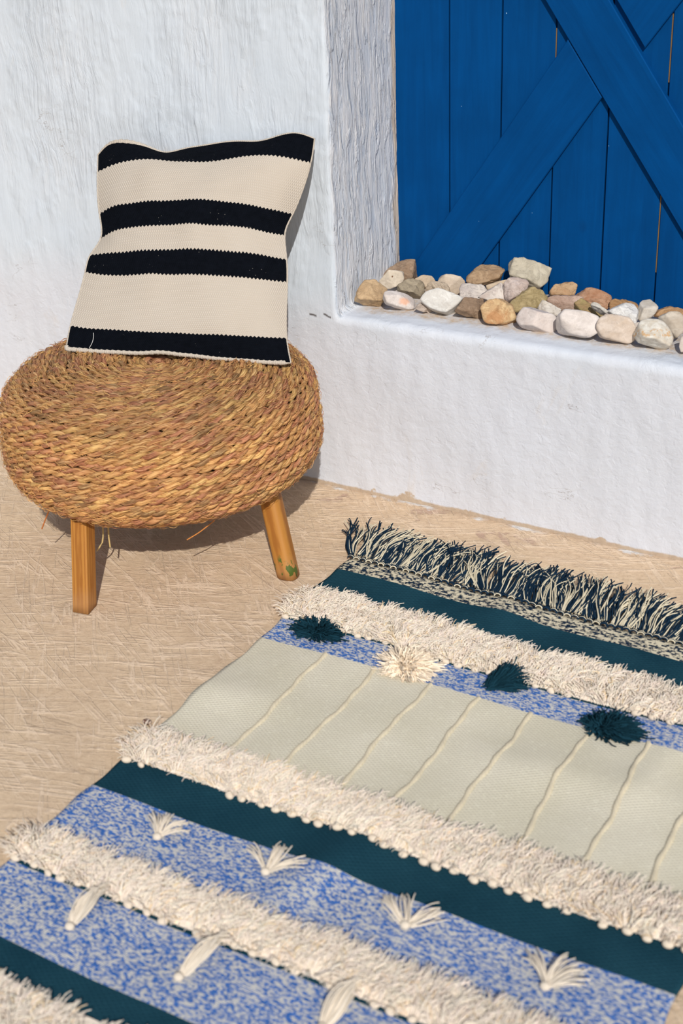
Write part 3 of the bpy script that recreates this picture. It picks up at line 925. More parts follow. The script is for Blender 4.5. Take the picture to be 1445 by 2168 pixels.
# ------------------------------------------------------------------ stones on the sill
ROCKS = [
(1,[0.044,0.091,0.446],[[-0.0351,-0.0188],[-0.0338,-0.0032],[-0.0143,0.0266],[0.0065,0.0279],[0.0351,0.0058],[0.0234,-0.0253],[0.0143,-0.0279]],0.0265),
(2,[0.031,0.238,0.448],[[-0.0434,-0.0142],[-0.0192,0.0101],[0.0105,0.0263],[0.0375,0.0276],[0.0434,0.0155],[0.0407,-0.0169],[0.0132,-0.025],[-0.0272,-0.0276]],0.0262),
(3,[0.044,0.184,0.447],[[-0.0299,-0.0013],[0.0126,0.0213],[0.0259,0.0186],[0.0299,0.0053],[0.0206,-0.0106],[-0.006,-0.0213],[-0.0219,-0.0133]],0.0199),
(4,[0.11,0.156,0.445],[[-0.0314,0.0056],[-0.0118,0.0192],[0.0301,0.0135],[0.0314,-0.0075],[0.0196,-0.0192],[-0.0275,-0.0101]],0.018),
(5,[0.104,0.237,0.435],[[-0.0234,0.0043],[-0.006,0.0144],[0.0127,0.0123],[0.0234,0.0003],[0.0207,-0.0144],[-0.0167,-0.0144]],0.0137),
(6,[0.176,0.22,0.443],[[-0.0296,0.0059],[-0.0151,0.0217],[0.0007,0.0191],[0.0296,0.0046],[0.027,-0.0217],[-0.0257,-0.0217]],0.0205),
(7,[0.172,0.17,0.447],[[-0.0305,-0.0013],[-0.0214,0.0104],[0.0019,0.0169],[0.0175,0.0117],[0.0305,-0.0117],[0.0097,-0.0169],[-0.0292,-0.0143]],0.0158),
(8,[0.118,0.085,0.439],[[-0.0392,0.0013],[-0.0327,0.0167],[-0.0199,0.0205],[0.0289,0.0141],[0.0392,-0.0013],[0.034,-0.0167],[0.0186,-0.0205],[-0.0327,-0.0128]],0.0195),
(9,[0.213,0.091,0.445],[[-0.0468,0.0082],[-0.0329,0.0234],[0.0025,0.0272],[0.038,0.012],[0.0468,0.0006],[0.0329,-0.0171],[0.0152,-0.0272],[-0.0203,-0.0146]],0.0259),
(10,[0.18,0.088,0.429],[[-0.0229,-0.0006],[-0.0153,0.0108],[0.0127,0.0045],[0.0229,-0.0083],[0.0025,-0.0108]],0.0072),
(11,[0.245,0.183,0.445],[[-0.0322,0.0006],[-0.0206,0.0187],[0.0232,0.0148],[0.0322,0.0032],[0.0181,-0.0161],[-0.0206,-0.0187]],0.0175),
(12,[0.241,0.255,0.465],[[-0.0393,-0.0138],[-0.021,0.0098],[0.0,0.0242],[0.0314,0.0216],[0.0393,-0.0059],[0.0314,-0.019],[0.0026,-0.0242],[-0.0367,-0.0203]],0.0227),
(13,[0.285,0.098,0.439],[[-0.0402,-0.0119],[-0.0151,0.0207],[0.0276,0.0207],[0.0402,0.0031],[0.0251,-0.0207],[-0.01,-0.0182]],0.0197),
(14,[0.306,0.155,0.459],[[-0.031,-0.0095],[0.0171,0.0222],[0.0272,0.0133],[0.031,-0.0222],[-0.0032,-0.0196]],0.0208),
(15,[0.283,0.235,0.447],[[-0.0273,0.0019],[0.0091,0.0136],[0.0273,0.0118],[0.0221,-0.011],[-0.0195,-0.0136]],0.0128),
(16,[0.352,0.085,0.444],[[-0.0384,0.0087],[-0.0235,0.0235],[0.0037,0.026],[0.0285,0.0136],[0.0384,-0.0161],[0.0111,-0.026],[-0.0297,-0.0198]],0.0247),
(17,[0.349,0.255,0.475],[[-0.0441,0.0103],[-0.0358,0.0351],[-0.0014,0.0296],[0.0441,0.0131],[0.0317,-0.02],[0.0124,-0.0351],[0.0,-0.0282],[-0.0399,-0.0103]],0.0329),
(18,[0.352,0.17,0.466],[[-0.025,0.0074],[-0.0007,0.0263],[0.0182,0.0236],[0.025,0.0101],[0.0128,-0.0142],[-0.0142,-0.0263],[-0.0223,-0.0196]],0.0234),
(19,[0.39,0.15,0.452],[[-0.0421,-0.006],[-0.0033,0.0247],[0.0341,0.018],[0.0421,0.0074],[0.018,-0.0194],[-0.0247,-0.0247]],0.0232),
(20,[0.423,0.26,0.45],[[-0.0274,-0.0048],[-0.0137,0.0103],[0.0164,0.0157],[0.0274,0.0089],[0.026,-0.0144],[-0.0219,-0.0157]],0.0148),
(21,[0.446,0.135,0.449],[[-0.0244,0.0026],[-0.0152,0.0158],[0.0244,-0.0013],[0.0218,-0.0119],[0.0112,-0.0158],[-0.0205,-0.0079]],0.0149),
(22,[0.456,0.195,0.443],[[-0.0442,0.006],[-0.0228,0.0168],[0.0255,0.0154],[0.0442,0.006],[0.0255,-0.0127],[-0.004,-0.0168],[-0.0362,-0.002]],0.0157),
(23,[0.506,0.235,0.446],[[-0.0336,0.0071],[-0.0175,0.0224],[-0.004,0.0214],[0.0309,0.0031],[0.0336,-0.0103],[0.0175,-0.0224],[-0.0228,-0.0103]],0.0212),
(24,[0.444,0.073,0.444],[[-0.0429,-0.0017],[-0.039,0.0178],[-0.0286,0.0264],[0.0286,0.0126],[0.0403,0.0048],[0.0429,-0.0134],[0.0286,-0.0264],[0.0104,-0.0238],[-0.0364,-0.0108]],0.0251),
(25,[0.531,0.072,0.448],[[-0.0391,0.016],[-0.0263,0.0301],[-0.0006,0.0275],[0.0352,0.0058],[0.0391,-0.0147],[0.0199,-0.0301],[-0.0211,-0.0211],[-0.0352,-0.0045]],0.0286),
(26,[0.525,0.156,0.445],[[-0.0322,0.0072],[-0.0125,0.019],[0.0059,0.0164],[0.0322,-0.002],[0.0295,-0.0164],[0.0112,-0.019],[-0.0151,-0.0072]],0.0179),
(27,[0.551,0.13,0.466],[[-0.0188,0.0107],[-0.0136,0.0125],[0.0188,-0.0087],[0.0149,-0.0125]],0.0118),
(28,[0.566,0.242,0.438],[[-0.0381,-0.0027],[-0.026,0.008],[0.014,0.0134],[0.0367,0.008],[0.0381,-0.0107],[0.0007,-0.0134],[-0.034,-0.012]],0.0126),
(29,[0.599,0.151,0.45],[[-0.0317,0.008],[0.0045,0.0243],[0.0226,0.0236],[0.0317,0.0067],[0.0291,-0.014],[0.0149,-0.0243],[-0.0162,-0.0036]],0.0228),
(30,[0.612,0.071,0.448],[[-0.0392,0.0063],[-0.0291,0.024],[-0.0088,0.0303],[0.0114,0.0265],[0.0392,-0.0038],[0.0392,-0.019],[0.0291,-0.0303],[-0.0265,-0.0164]],0.0288),
(31,[0.636,0.198,0.453],[[-0.0215,-0.0241],[-0.0176,0.0098],[-0.0085,0.0254],[0.0046,0.028],[0.0215,0.002],[0.0098,-0.0163],[-0.0137,-0.028]],0.0202),
(32,[0.673,0.237,0.438],[[-0.038,-0.0079],[-0.0275,0.0079],[-0.0013,0.0131],[0.0354,0.0066],[0.038,-0.0105],[-0.0118,-0.0131]],0.0124),
(33,[0.692,0.075,0.448],[[-0.0368,-0.0062],[-0.0343,0.0162],[-0.0219,0.03],[0.0131,0.0275],[0.0331,0.0037],[0.0368,-0.0137],[0.0256,-0.03],[-0.0318,-0.0187]],0.0285),
(34,[0.711,0.125,0.45],[[-0.029,0.0164],[-0.0139,0.0265],[0.0164,0.0265],[0.029,0.0114],[0.0215,-0.0114],[0.0038,-0.0265],[-0.0139,-0.0013]],0.025),
(35,[0.757,0.08,0.436],[[-0.0155,-0.005],[-0.0118,0.0124],[0.0006,0.0174],[0.0155,0.005],[0.013,-0.0149],[-0.0118,-0.0174]],0.0147),
(36,[0.637,0.12,0.439],[[-0.0077,0.0032],[0.0064,0.0096],[0.0077,-0.0096],[-0.0038,-0.0096]],0.012)]
WHITE, TAN, ORANGE = (222, 212, 202), (186, 158, 122), (214, 164, 100)
STONES = {   # colour, second colour, corner sharpness, vein, name, label
    1: ((204, 168, 122), (180, 142, 98), 14, 0, 'golden tan faceted stone at the left end of the row beside the jamb'),
    2: ((172, 142, 112), (140, 108, 78), 16, 0, 'large brown slab leaning back in the corner of jamb and shutter'),
    3: ((226, 208, 184), (206, 186, 160), 9, 1, 'smooth cream block with small dark pits propped on the brown corner slab'),
    4: ((166, 150, 122), (140, 124, 98), 16, 0, 'grey brown translucent chunk behind the orange spotted white stone'),
    5: ((204, 178, 146), (182, 154, 122), 9, 0, 'small cream lump peeking out to the right of the corner slab'),
    6: ((208, 188, 162), (188, 164, 138), 11, 0, 'beige peaked stone against the shutter left of the lone brown stone'),
    7: ((210, 186, 156), (182, 152, 122), 13, 0, 'cream and tan wedge lying directly behind the big smooth white stone'),
    8: ((224, 212, 202), (206, 190, 178), 8, 2, 'smooth white stone with a bright orange spot in the front row'),
    9: ((226, 222, 214), (198, 188, 176), 8, 0, 'big smooth white stone speckled grey, right of the orange spotted one'),
    10: ((188, 168, 152), (166, 144, 126), 12, 0, 'flat grey beige chip squeezed low between two white front stones'),
    11: ((222, 208, 192), (190, 174, 166), 14, 3, 'pale block crossed by a grey band below the lone brown stone'),
    12: ((190, 154, 114), (160, 122, 84), 15, 0, 'brown angular stone perched alone on top of the pile by the shutter'),
    13: ((166, 136, 106), (134, 104, 78), 13, 0, 'dull brown flat slab in the front row left of the rusty golden lump'),
    14: ((196, 174, 160), (224, 210, 196), 15, 3, 'greyish pink triangular stone edged with a white vein'),
    15: ((206, 180, 148), (188, 158, 124), 11, 0, 'thin cream piece wedged under the lone brown stone'),
    16: ((224, 190, 134), (200, 134, 76), 18, 4, 'rusty golden crystalline lump at the front edge of the sill'),
    17: ((186, 172, 144), (206, 193, 166), 22, 3, 'largest grey tan veined block standing tall against the shutter'),
    18: ((208, 188, 178), (184, 158, 142), 12, 0, 'pinkish white stone at the foot of the tall veined block'),
    19: ((184, 160, 108), (152, 128, 76), 14, 0, 'olive yellow slab sloping below the tall veined block'),
    20: ((206, 166, 120), (182, 132, 86), 13, 0, 'orange brown stone touching the shutter right of the tall veined block'),
    21: ((224, 214, 200), (202, 184, 162), 14, 0, 'small flat topped cream block behind the leftmost oblong white stones'),
    22: ((196, 164, 142), (172, 134, 110), 15, 0, 'rough pinkish tan slab lying below the orange brown stone'),
    23: ((204, 156, 120), (176, 112, 70), 14, 0, 'tall pinkish orange stone leaning on the shutter mid row'),
    24: ((222, 208, 200), (204, 184, 174), 10, 0, 'oblong pinkish white stone in front, just right of the rusty golden lump'),
    25: ((222, 210, 200), (204, 190, 178), 8, 0, 'long white stone at the front with a flattened sloping top'),
    26: ((176, 134, 88), (164, 148, 84), 16, 4, 'brown stone with olive patches behind the long white front stone'),
    27: ((214, 206, 192), (196, 184, 168), 14, 0, 'thin white sliver lying slantwise on the olive patched stone'),
    28: ((202, 154, 100), (172, 122, 72), 18, 0, 'rough ochre stone lying against the shutter behind the bright white block'),
    29: ((232, 230, 224), (216, 208, 198), 12, 0, 'bright white block with a flat grey top behind the egg shaped stone'),
    30: ((220, 200, 182), (204, 178, 152), 8, 0, 'egg shaped cream stone tapering to the right in the front row'),
    31: ((214, 204, 188), (194, 178, 158), 9, 0, 'upright rounded pale stone standing on its narrow end'),
    32: ((200, 152, 102), (172, 124, 78), 14, 0, 'flat orange brown stone at the far right against the shutter'),
    33: ((226, 220, 208), (204, 186, 160), 9, 5, 'chunky white front stone with a row of tan flecks'),
    34: ((206, 192, 172), (182, 164, 142), 9, 0, 'mottled grey cream stone behind the tan flecked white one'),
    35: ((218, 204, 188), (200, 180, 160), 8, 0, 'pale stone cut off by the right edge of the photo'),
    36: ((206, 194, 180), (186, 170, 154), 10, 0, 'tiny grey chip wedged between the egg shaped and flecked stones'),
}


def stone_material(i, c1, c2, kind, rough):
    m = N('stone_surface', 0.72 if rough < 11 else 0.6, 0.3)
    obj = m.coord(scale=(1, 1, 1))
    off = m.n('ShaderNodeVectorMath', operation='ADD')
    m.put(off.inputs[0], obj)
    off.inputs[1].default_value = (i * 1.7, i * .9, i * .4)
    p = off.outputs[0]
    n0 = m.noise(p, 11, 3, .6, .6)
    n1 = m.noise(m.coord(vec=p, scale=(1, 1.7, 1), rot=(.3, .2, .6)), 30, 7, .68, 1.0)
    n2 = m.noise(p, 110, 5, .65)
    c = m.mix(m.ramp(n1, (0.36, 0.0), (0.66, 1.0)), lin(*c1), lin(*c2))
    c = m.mix(m.ramp(n2, (0.32, 0.35), (0.5, 0.0)), c, lin(*[int(v * .8) for v in c2]))
    c = m.mix(m.ramp(n0, (.45, 0.0), (.65, .45)), c, lin(*[min(255, int(v * 1.06 + 4)) for v in c1]))
    crk = m.ramp(m.math('ABSOLUTE', m.math('SUBTRACT', n1, .5)), (0.0, .5 if rough > 11 else .22), (.018, 0.0))
    c = m.mix(crk, c, lin(*[int(v * .62) for v in c2]))
    h = m.math('ADD', m.math('MULTIPLY', n1, 0.8 if rough > 11 else .35), m.math('MULTIPLY', n2, 0.3))
    if kind == 1:
        pit = m.ramp(m.voro(p, 70), (0.12, 1.0), (0.17, 0.0))
        pit = m.math('MULTIPLY', pit, m.ramp(m.noise(p, 30, 2), (.52, 0.0), (.55, 1.0)))
        c = m.mix(pit, c, lin(120, 90, 66))
    if kind == 2:
        x, y, z = m.sep(m.n('ShaderNodeTexCoord').outputs['Object'])
        dx = m.math('MULTIPLY', m.math('SUBTRACT', x, .009), 1.0)
        dz = m.math('MULTIPLY', m.math('SUBTRACT', y, -.004), 1.5)
        d = m.math('SQRT', m.math('ADD', m.math('MULTIPLY', dx, dx), m.math('MULTIPLY', dz, dz)))
        d = m.math('ADD', d, m.math('MULTIPLY', m.math('SUBTRACT', n2, .5), .014))
        c = m.mix(m.ramp(d, (.010, .7), (.013, 0.0)), c, lin(220, 158, 118))
    if kind == 3:
        v = m.math('ABSOLUTE', m.math('SUBTRACT', m.noise(m.coord(vec=p, scale=(1, .6, 1), rot=(0, 0, .5)), 17, 3, .5, .5), .5))
        c = m.mix(m.ramp(v, (0.012, .85), (0.03, 0.0)), c, lin(*c2))
    if kind == 4:
        v = m.ramp(m.noise(p, 24, 4, .6, .6), (.56, 0.0), (.66, .8))
        c = m.mix(v, c, lin(*c2))
    if kind == 5:
        x, y, z = m.sep(m.n('ShaderNodeTexCoord').outputs['Object'])
        band = m.ramp(m.math('ABSOLUTE', m.math('SUBTRACT', y, -.002)), (.006, 1.0), (.010, 0.0))
        v = m.math('MULTIPLY', band, m.ramp(m.noise(p, 120, 2), (.52, 0.0), (.6, .9)))
        c = m.mix(v, c, lin(198, 160, 116))
    m.bump(h, 0.75, 0.0065 if rough > 11 else 0.0026)
    return m.color(c).m


def build_stones():
    D, T = ico(5)
    ax = Matrix((RIGHT, UP, -FWD)).transposed().to_3x3()
    # stones lean with the pile: local x along the sill, local y up, local z towards the terrace
    def calm(c):
        g = sum(c) / 3
        return tuple(int((g + (v - g) * .80) * .97) for v in c)
    for i, ctr, poly, cdp in ROCKS:
        c1, c2, k, kind, label = STONES[i]
        c1, c2 = calm(c1), calm(c2)
        poly = np.array(poly)
        r_ = np.random.default_rng(100 + i)
        Np, Dp = [], []
        n = len(poly)
        area = np.sum(poly[:, 0] * np.roll(poly[:, 1], -1) - np.roll(poly[:, 0], -1) * poly[:, 1])
        if area < 0:
            poly = poly[::-1]
        cen = poly.mean(0)
        for a in range(n):
            p, q = poly[a], poly[(a + 1) % n]
            e = q - p
            nn = np.array([e[1], -e[0]])
            nn /= np.linalg.norm(nn)
            tilt = r_.uniform(-.45, .35)
            v = np.array([nn[0], nn[1], tilt])
            v /= np.linalg.norm(v)
            Np.append(v)
            Dp.append(max(nn @ (p - cen), .003) * (1 / math.sqrt(1 + tilt * tilt)) * 1.03)
        for sgn in (1, 1, 1, -1, -1):
            v = np.array([r_.normal(0, .42), r_.normal(0.12, .42), sgn])
            v /= np.linalg.norm(v)
            Np.append(v)
            Dp.append(cdp * r_.uniform(.6, 1.0))
        Np, Dp = np.array(Np), np.array(Dp)
        dots = np.maximum(D @ Np.T, 1e-4) / Dp
        kk = k * 1.9
        r = np.sum(dots ** kk, 1) ** (-1 / kk)
        V = D * r[:, None]
        am = 0.075 if k > 11 else 0.03
        fr = 70
        for j in range(len(V)):
            p = Vector(V[j])
            q = p + Vector((i * 3.1, 0, 0))
            s = am * 0.03 * (noise.noise(q * fr) + .6 * noise.noise(q * fr * 2.3) + (.9 * abs(noise.noise(q * 34)) if k > 11 else 0))
            V[j] = V[j] + D[j] * s
        V[:, :2] += cen
        o = np_mesh('stone', V, T, stone_material(i, c1, c2, kind, k))
        o.matrix_world = Matrix.Translation(Vector(ctr)) @ ax.to_4x4()
        o['label'] = label
        o['category'] = 'stone'
        o['group'] = 'stones heaped on the window sill'


build_stones()

# ------------------------------------------------------------------ tufted rug
RX0, RX1 = 0.192, 1.155
ORG = Vector((RX0, -0.30, 0.0))
WID = RX1 - RX0


def sway(x):
    """bands at the top end run slightly off square: offset in y at world x"""
    return -0.030 * np.clip((np.asarray(x) - RX0) / 0.75, 0, 1.3)


def wy(x, y):
    """world y of a band edge y (given at the left border), straightening out towards the cream field"""
    f = np.clip((np.asarray(y) + 0.66) / 0.30, 0, 1)
    return y + sway(x) * f


def hgt(x, y):
    """height of the weave above the floor (ripples in the cloth)"""
    x, y = np.asarray(x, float), np.asarray(y, float)
    h = 0.008 + 0.0016 * np.sin(x * 11 + y * 5) + 0.0012 * np.sin(x * 23 - y * 17 + 1)
    h = h + 0.011 * np.exp(-((x - 0.63 - .25 * (y + 1.13)) / 0.045) ** 2) * np.exp(-((y + 1.15) / 0.13) ** 2)
    h = h + 0.008 * np.exp(-((x - 0.57 + .3 * (y + .36)) / 0.05) ** 2) * np.exp(-((y + .36) / 0.08) ** 2)
    h = h + 0.007 * np.exp(-((y + .80 - .08 * (x - .6)) / .05) ** 2) * (0.5 + 0.5 * np.sin(x * 9))
    h = h + 0.006 * np.exp(-((x - 1.0 - .2 * (y + .6)) / .04) ** 2) * np.exp(-((y + .7) / .15) ** 2)
    return h


def heather(name, ca, cb, bias=0.5, fx=60, fy=400):
    m = N(name, 0.95, 0.02)
    obj = m.n('ShaderNodeTexCoord').outputs['Object']
    wob = m.noise(obj, 9, 2)
    x, y, z = m.sep(obj)
    yy = m.math('MULTIPLY_ADD', wob, 0.012, y)
    row = m.math('FLOOR', m.math('MULTIPLY', yy, fy))
    v = m.comb(m.math('MULTIPLY', x, fx), m.math('MULTIPLY', row, 7.31), 0.0)
    n1 = m.noise(v, 1, 2.5, .6)
    n2 = m.noise(m.coord(vec=obj, scale=(5, 70, 1)), 1, 2)
    n3 = m.noise(obj, 420, 1)
    s = m.math('ADD', n1, m.math('MULTIPLY', m.math('SUBTRACT', n2, .5), .09))
    s = m.math('ADD', s, m.math('MULTIPLY', m.math('SUBTRACT', n3, .5), .10))
    k = m.ramp(s, (bias - .06, 0.0), (bias + .06, 1.0))
    var = m.noise(v, 0.6, 2)
    a = m.mix(m.ramp(var, (.35, 0.0), (.65, 1.0)), lin(*ca), lin(*[min(255, int(q * 1.10 + 4)) for q in ca]))
    c = m.mix(k, a, lin(*cb))
    rib = m.math('ABSOLUTE', m.math('SINE', m.math('MULTIPLY', yy, fy * math.pi)))
    m.bump(m.math('ADD', rib, m.math('MULTIPLY', n1, .8)), 0.7, 0.0012)
    return m.color(c).m


def plain(name, c1, c2, freq, depth=.0012):
    m = N(name, 0.95, 0.02)
    obj = m.n('ShaderNodeTexCoord').outputs['Object']
    x, y, z = m.sep(obj)
    row = m.math('FLOOR', m.math('MULTIPLY', y, freq))
    ph = m.math('MULTIPLY', m.math('MODULO', m.math('ABSOLUTE', row), 2.0), math.pi)
    a = m.math('SINE', m.math('ADD', m.math('MULTIPLY', x, freq * .62 * math.pi), ph))
    b = m.math('ABSOLUTE', m.math('SINE', m.math('MULTIPLY', y, freq * math.pi)))
    h = m.math('MULTIPLY', m.math('MULTIPLY_ADD', a, .5, .5), b)
    c = m.mix(m.ramp(m.noise(obj, 7, 4), (.35, 0.0), (.65, 1.0)), lin(*c1), lin(*c2))
    c = m.mix(m.ramp(h, (0.0, .30), (.4, 0.0)), c, lin(*[int(v * .80) for v in c1]))
    c = m.mix(m.ramp(m.noise(obj, 160, 3), (.55, 0.0), (.75, .25)), c, lin(*[min(255, int(v * 1.15 + 8)) for v in c2]))
    m.bump(h, .65, depth)
    return m.color(c).m


def yarn(name, streak=0.35):
    m = N(name, 0.95, 0.03)
    t = m.attr('tint')
    m.b.inputs['Subsurface Weight'].default_value = 0.0
    return m.color(t).m


M_YARN = yarn('cotton_yarn')


def rug_band(root, name, y_top, y_bot, mat, nx=150, rim=(0, 0)):
    xs = np.linspace(RX0, RX1, nx)
    ny = max(4, int(abs(y_top - y_bot) / .008))
    t = np.linspace(0, 1, ny)
    top, bot = wy(xs, y_top), wy(xs, y_bot)
    Y = top[None, :] * (1 - t[:, None]) + bot[None, :] * t[:, None]
    X = np.broadcast_to(xs, Y.shape).copy()
    X[:, 0] += 0.0022 * np.sin(Y[:, 0] * 60) + .002 * np.sin(Y[:, 0] * 17)
    X[:, -1] += 0.002 * np.sin(Y[:, -1] * 50)
    Z = hgt(X, Y)
    # rim turned down to the floor at the selvedges
    pw = (rim, (1, 1))
    X = np.pad(X, pw, 'edge')
    Y = np.pad(Y, pw, 'edge')
    Z = np.pad(Z, pw, 'constant', constant_values=0.0012)
    V = np.stack([X.ravel(), Y.ravel(), Z.ravel()], 1) - np.array(ORG)
    o = np_mesh(name, V, grid_quads(nx + 2, ny + sum(rim))[:, ::-1], mat, parent=root)
    return o


def strands(root3, dirs, length, lift, rad, K=6, wig=.12, droop=1.0, zmin=None):
    """curved yarn ends: root3 (n,3) start, dirs (n,2) unit floor direction, length, lift = apex height"""
    n = len(root3)
    t = np.linspace(0, 1, K)
    side = np.stack([-dirs[:, 1], dirs[:, 0]], 1)
    w = (rng.normal(0, wig, n)[:, None] * t ** 2 + rng.normal(0, wig * .35, n)[:, None] * np.sin(t * 6 + rng.uniform(0, 6, n)[:, None])) * length[:, None]
    s = t[None, :] * length[:, None]
    prof = np.sin(np.clip(t * 2.1, 0, math.pi)) * (1 - .15 * t)
    P = np.empty((n, K, 3))
    P[..., :2] = root3[:, None, :2] + dirs[:, None, :] * s[..., None] + side[:, None, :] * w[..., None]
    P[..., 2] = root3[:, None, 2] + lift[:, None] * prof[None, :] * droop + .002 * t
    if zmin is not None:
        P[..., 2] = np.maximum(P[..., 2], zmin)
    r = rad * rng.uniform(.75, 1.2, (n, 1)) * np.linspace(1, .75, K)[None, :]
    return P, r


def shag(root, y_top, y_bot, per_m2, label):
    """band of cotton pile, knotted row by row"""
    area = WID * (y_top - y_bot)
    n = int(area * per_m2)
    x = rng.uniform(RX0 - .002, RX1, n)
    f = rng.uniform(0, 1, n)
    rows = np.floor(f * 7) / 7 + rng.normal(0, .02, n)
    yb, yt = wy(x, y_bot), wy(x, y_top)
    y = yb + .001 + np.clip(rows, 0, 1) * (yt - yb - .028)
    base = np.stack([x, y, hgt(x, y)], 1)
    # tufts share a direction, so the pile reads as locks of yarn
    cell = (np.floor(x / .016) * 131 + np.floor(f * 7) * 17).astype(int) % 4096
    tuft = np.random.default_rng(int(-y_top * 1000)).normal(.0, .62, 4096)
    tl = np.random.default_rng(int(-y_top * 999)).uniform(.72, 1.1, 4096)
    a = math.pi / 2 + tuft[cell] + rng.normal(0, .38, n)
    low = rows < .12
    a = np.where(low & (rng.random(n) < .16), -a + rng.normal(0, .5, n), a)
    le = x < RX0 + .022
    a = np.where(le & (rng.random(n) < .75), math.pi - rng.normal(.12, .55, n), a)
    d = np.stack([np.cos(a), np.sin(a)], 1)
    Ln = rng.uniform(.026, .046, n) * tl[cell]
    lift = rng.uniform(.005, .021, n) * (1 - .25 * rows)
    back = np.sin(a) < 0
    Ln = np.where(back, Ln * .45, Ln)
    P, r = strands(base, d, Ln, lift, .00095, K=6)
    V, Q = tubes(P, r, 3)
    c0 = np.array(lin(248, 234, 216)[:3])
    col = np.minimum(c0 * rng.uniform(.86, 1.04, (n, 1)) * (1 + rng.normal(0, .015, (n, 3))), .97)
    gold = rng.random(n) < .05
    col[gold] *= np.array([1, .88, .68])
    V2, Q2, C2 = [], [], []
    # matted ground of the pile
    nx, ny = 160, 16
    xs = np.linspace(RX0 - .004, RX1, nx)
    t = np.linspace(0, 1, ny)
    gy = wy(xs, y_bot)[None, :] * (1 - t[:, None]) + wy(xs, y_top - .012)[None, :] * t[:, None]
    gx = np.broadcast_to(xs, gy.shape)
    gz = hgt(gx, gy) + .006 * np.sin(np.pi * np.clip(t, .06, .94))[:, None] + .001
    G = np.stack([gx.ravel(), gy.ravel(), gz.ravel()], 1)
    gq = grid_quads(nx, ny)[:, ::-1]
    Vv, Qq, Cc = fuse([(V, Q, np.repeat(col, 18, 0)), (G, gq, c0 * .95)])
    o = np_mesh('shag_band', Vv - np.array(ORG), Qq, M_YARN, Cc, parent=root)
    o['kind'] = 'stuff'
    o['label'] = label
    return o


def knots(root, y, x0, x1, step, proto):
    k = 0
    for x in np.arange(x0, x1, step):
        if noise.noise(Vector((x * 9, y * 20, 0))) > .38:
            continue
        xx = x + random.uniform(-.005, .005)
        yy = float(wy(xx, y)) + random.uniform(-.003, .003)
        o = proto.copy()
        S.collection.objects.link(o)
        o.parent = root
        o.location = Vector((xx, yy, float(hgt(xx, yy)) + .004)) - ORG
        o.rotation_euler = (0, 0, random.uniform(-.5, .5))
        s = random.uniform(.85, 1.15)
        o.scale = (s, s * random.uniform(.8, 1.1), s)


def pompom(root, x, y, n, lx, ly, bias, up, colr, label, seed, length=.042):
    """tuft of cut yarn: ends spread from one knot at (x, y), leaning along bias"""
    r_ = np.random.default_rng(seed)
    a = r_.uniform(0, 2 * math.pi, n)
    el = np.arcsin(r_.uniform(.05, 1, n))
    d = np.stack([np.cos(a) * np.cos(el) * lx + bias[0], np.sin(a) * np.cos(el) * ly + bias[1], np.sin(el) * up], 1)
    Ln = length * r_.uniform(.78, 1.08, n)
    K = 6
    t = np.linspace(0, 1, K)
    P = np.zeros((n, K, 3))
    P[:] = np.array([x, y, float(hgt(x, y)) + .004])
    P[..., :2] += r_.normal(0, length * .11, (n, 1, 2))
    P += d[:, None, :] * (Ln[:, None] * t)[..., None]
    P[..., 2] -= (t ** 2)[None, :] * (Ln * .30)[:, None] * np.cos(el)[:, None]
    P += r_.normal(0, .0016, (n, K, 3)) * t[None, :, None]
    P[..., 2] = np.maximum(P[..., 2], hgt(P[..., 0], P[..., 1]) + .001 + r_.uniform(0, .006, (n, 1)))
    V, Q = tubes(P, .0014 * r_.uniform(.8, 1.25, (n, 1)) * np.linspace(1, .95, K), 4)
    col = np.array(colr) * r_.uniform(.65, 1.35, (n, 1))
    o = np_mesh('pompom', V - np.array(ORG), Q, M_YARN, np.repeat(col, K * 4, 0), parent=root)
    o['label'] = label
    return o


def tassel(root, x, y, spread, label, seed, n=40, length=.042, a0=math.pi / 2, loop=False, lift=.012):
    r_ = np.random.default_rng(seed)
    K = 9
    t = np.linspace(0, 1, K)
    lock = r_.integers(0, 4, n)
    base_a = np.linspace(-spread, spread, 4)[lock]
    a = a0 + base_a + r_.normal(0, .13, n)
    Ln = length * r_.uniform(.8, 1.1, n)
    curl = r_.normal(0, .45, 4)[lock] + r_.normal(0, .15, n)
    if loop:
        a = a0 + r_.uniform(-.6, .6, n)
        curl = -(a - a0) * 2.1 + r_.normal(0, .08, n)
    ang = a[:, None] + curl[:, None] * t[None, :]
    step = (Ln / (K - 1))[:, None]
    xy = np.cumsum(np.stack([np.cos(ang) * step, np.sin(ang) * step], -1), 1)
    P = np.zeros((n, K, 3))
    P[..., :2] = np.array([x, y]) + xy + r_.normal(0, .0016, (n, 1, 2))
    P[..., 2] = hgt(P[..., 0], P[..., 1]) + .002 + np.sin(np.clip(t * 2.4, 0, 3.14))[None, :] * (lift * r_.uniform(.4, 1.1, n))[:, None] + r_.uniform(0, .004, (n, 1))
    V, Q = tubes(P, .00115 * r_.uniform(.85, 1.2, (n, 1)) * np.ones((1, K)), 4)
    col = np.array(lin(230, 217, 198)[:3]) * r_.uniform(.82, 1.05, (n, 1))
    D, T = ico(2)
    # knot from which the ends fan out, as quads-compatible triangles kept in its own part
    o = np_mesh('tassel', V - np.array(ORG), Q, M_YARN, np.repeat(col, K * 4, 0), parent=root)
    o['label'] = label
    kv = D * np.array([.0078, .0068, .0060]) + np.array([x, y, float(hgt(x, y)) + .0045]) - np.array(ORG)
    np_mesh('tassel_knot', kv, T, M_YARN, np.array(lin(222, 208, 188)[:3]), parent=o)
    return o


